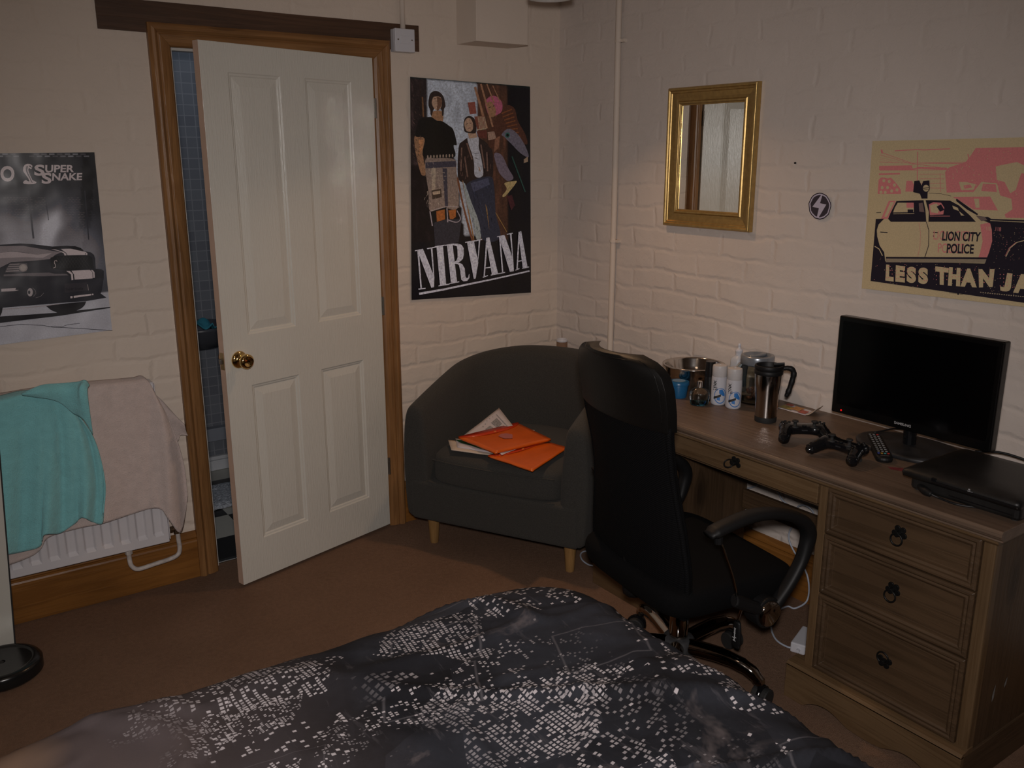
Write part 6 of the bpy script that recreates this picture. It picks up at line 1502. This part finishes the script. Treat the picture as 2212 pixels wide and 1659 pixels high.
# ------------------------------------------------------------------ games console
co = empty('game_console', (-.478, -2.118, ZD)); co.scale = (1, 1.07, 1); tag(co, 'dusty black slim games console with curved lid at the right end of the desk', 'games console')
M_CON = mat('dusty_console', (.0085, .0082, .008), .42, noise_s=18, noise_amt=.5, bump=.2, bump_s=500)
def L3(x, y, z): return (x, -y, z)     # local: x to the wall, y along the desk to the right
# profile across the front: stepped body, lid overhanging with rounded left edge
bm = bm_new(); W_c, D_c = .29, .288
def con_out(i0, i1): return [(i0, 0)]
def loop(x0, x1, y0, y1, z, r=.012): return [(x0+(x1-x0)/2+a, -(y0+(y1-y0)/2)-b, z) for a, b in rounded((x1-x0)/2, (y1-y0)/2, r, 4)]
loft(bm, [loop(.016, .285, .020, .285, .004), loop(.014, .286, .018, .286, .010), loop(.014, .286, .018, .286, .030), loop(.012, .286, .016, .286, .036)]); obj('lower_body', bm, M_CON, co, bevel=.001, seg=1)
bm = bm_new(); loft(bm, [loop(.012, .286, .014, .286, .036), loop(.0, .288, .0, .289, .037), loop(-.002, .289, -.002, .290, .046), loop(.0, .288, .001, .289, .053), loop(.012, .286, .014, .284, .059), loop(.04, .275, .05, .26, .063), loop(.08, .25, .09, .22, .064)]); obj('lid', bm, M_CON, co, smooth=True)
bm = bm_new(); prism(bm, [(-.004, .040), (-.006, .0435), (-.0035, .047), (.002, .047), (.002, .040)], lambda u, v, d: (u, d, v), -.285, -.09); obj('disc_slot_strip', bm, M_BLKG, co)
bm = bm_new(); box(bm, .0135, .0145, -.27, -.12, .0135, .0165); obj('front_slot', bm, M_BLKG, co)
bm = bm_new(); box(bm, -.0035, .004, -.092, -.080, .046, .0545); obj('eject_button', bm, M_BLKG, co, bevel=.001)
bm = bm_new()
for y0, y1, z0, z1 in ((-.1765, -.1755, .0485, .0555), (-.1755, -.172, .052, .0555), (-.1725, -.1715, .050, .0545), (-.183, -.177, .0485, .0495), (-.1755, -.170, .0480, .0492)): bm.faces.new([bm.verts.new((-.0036, y, z)) for y, z in ((y0, z0), (y1, z0), (y1, z1), (y0, z1))])
obj('logo_print', bm, mat('silver_print', (.30, .30, .31), .4), co)
for x in (.03, .26):
    for y in (.035, .27):
        bm = bm_new(); tube(bm, [(x, -y, 0), (x, -y, .004)], .009, 14, raw=True); obj('foot', bm, M_RUB, co)
# plug and cable under the front left corner
pg = onZ(1998, 1062, ZD+.008)
cbl = empty('power_cable', (pg.x, pg.y, ZD)); tag(cbl, 'black braided cable with a moulded plug in front of the games console', 'cable')
bm = bm_new()
P_ = [onZ(1992, 1037, ZD+.022), onZ(1990, 1050, ZD+.014), onZ(1998, 1060, ZD+.011), onZ(2009, 1066, ZD+.010), onZ(2013, 1068, ZD+.009)]
tube(bm, [p-Vector((pg.x, pg.y, ZD)) for p in P_], .0105, 12, 4, rs=[.007, .009, .0105, .011, .010, .0085, .005]); obj('plug', bm, M_BLKP, cbl, smooth=True)
bm = bm_new(); P_ = [onZ(2010, 1067, ZD+.009), onZ(2030, 1076, ZD+.003), onZ(2065, 1089, ZD+.003), onZ(2110, 1096, ZD+.003), onZ(2160, 1099, ZD+.003), onZ(2215, 1108, ZD+.003), onZ(2250, 1100, ZD+.003)]
tube(bm, [p-Vector((pg.x, pg.y, ZD)) for p in P_], .0030, 8, 6); obj('cord', bm, M_CAB, cbl, smooth=True)
bm = bm_new(); P_ = [onZ(2165, 977, ZD+.01), Vector((-.09, -2.30, ZD+.012)), Vector((-.06, -2.38, ZD+.01)), Vector((-.03, -2.425, ZD+.006))]
tube(bm, [Vector((-.12, -2.13, ZD+.035)), Vector((-.10, -2.2, ZD+.045)), Vector((-.08, -2.30, ZD+.03)), Vector((-.05, -2.42, ZD+.004))], .0035, 8, 6); tag(obj('monitor_cable', bm, M_CAB, smooth=True), 'black cable leading away to the right behind the monitor along the wall', 'cable')

# ------------------------------------------------------------------ white cables under the desk
M_WC = mat('white_cable', (.42, .46, .54), .4)
bm = bm_new(); tube(bm, [onX(x, y, v) for x, y, v in ((1608, 1056, -.012), (1624, 1053, -.012), (1634, 1048, -.012), (1655, 1036, -.012), (1672, 1040, -.014), (1681, 1062, -.014), (1690, 1080, -.016), (1706, 1093, -.020), (1722, 1100, -.030))]+[onX(1724, 1094, -.035), onX(1736, 1091, -.045), onX(1750, 1098, -.045), onX(1757, 1108, -.035), onX(1752, 1118, -.028), onX(1730, 1125, -.026), onX(1710, 1140, -.026), onX(1704, 1160, -.026), onX(1712, 1185, -.028)]+[Vector((-.030, -1.545, .12)), Vector((-.035, -1.56, .03)), Vector((-.09, -1.55, .006)), onZ(1700, 1310, .006), onZ(1672, 1325, .006), onZ(1665, 1350, .006), onZ(1675, 1380, .006), onZ(1700, 1397, .008), onZ(1722, 1400, .015)], .0034, 8, 6)
wc = obj('white_flex', bm, M_WC, smooth=True); tag(wc, 'white flex hanging down the wall under the desk to a socket block on the carpet', 'cable')
sk = empty('extension_socket', (-.30, -1.735, 0), rz=math.radians(20)); tag(sk, 'white socket block lying on the carpet against the drawer pedestal', 'socket block')
bm = bm_new(); box(bm, -.03, .10, -.028, .028, 0, .036); obj('socket_case', bm, M_WPL, sk, bevel=.004)
bm = bm_new(); tube(bm, [(-.042, 0, .016), (-.029, 0, .016)], .006, 10, raw=True); obj('cable_collar', bm, M_WPL, sk)
bm = bm_new(); tube(bm, [onZ(1285, 1222, .005), onZ(1272, 1220, .005), onZ(1258, 1210, .005), onZ(1254, 1198, .005), onZ(1262, 1191, .005), onZ(1280, 1190, .005), onZ(1310, 1196, .005)], .0034, 8, 6); tag(obj('white_flex', bm, M_WC, smooth=True), 'loop of white flex on the carpet between armchair leg and office chair', 'cable')
# ------------------------------------------------------------------ ceiling spotlight fitting; its nearest white head just enters the frame
sf = empty('ceiling_spotlight', (-.60, -.71, RZ1)); SFD = .022; tag(sf, 'white spotlight fitting under the ceiling, only the bottom of one head in view', 'ceiling light')
bm = bm_new(); tube(bm, [(0, 0, -.02), (0, 0, 0)], .06, 32, raw=True); obj('ceiling_rose', bm, M_WPL, sf, bevel=.003)
bm = bm_new(); tube(bm, [(0, 0, -.02), (0, 0, -.23)], .008, 12, raw=True); obj('stem', bm, M_WPL, sf)

bm = bm_new(); lathe(bm, [(r_, z+SFD) for r_, z in [(.012, -.235), (.03, -.24), (.055, -.255), (.075, -.285), (.082, -.327), (.0815, -.340), (.079, -.340), (.078, -.327), (.07, -.287), (.052, -.26), (.0, -.25)]], n=48, cap=False); obj('lamp_head', bm, mat('white_shade', (.5, .47, .45), .5), sf, smooth=True)

bm = bm_new(); bm.faces.new([bm.verts.new(p-Vector((-.55, -2.43, 0))) for p in (onZ(1917, 1008, ZD+.0005), onZ(1950, 1011, ZD+.0005), onZ(1975, 1020, ZD+.0005), onZ(1960, 1020, ZD+.0005), onZ(1925, 1014, ZD+.0005))]); obj('red_stain', bm, mat('red_stain', (.16, .03, .035), .5, noise_s=60, noise_amt=.3), dk)
p_ = onX(1716, 352, -.006); wp = empty('wall_screw', (0, p_.y, p_.z)); tag(wp, 'tiny dark screw head in the wall between mirror and police poster', 'screw')
bm = bm_new(); lathe(bm, [(.0035, 0), (.0035, .004), (.002, .006), (0, .006)], n=14, cap=False); obj('screw_head', bm, M_IRON, wp, M=Matrix.Rotation(math.radians(-90), 4, 'Y'))
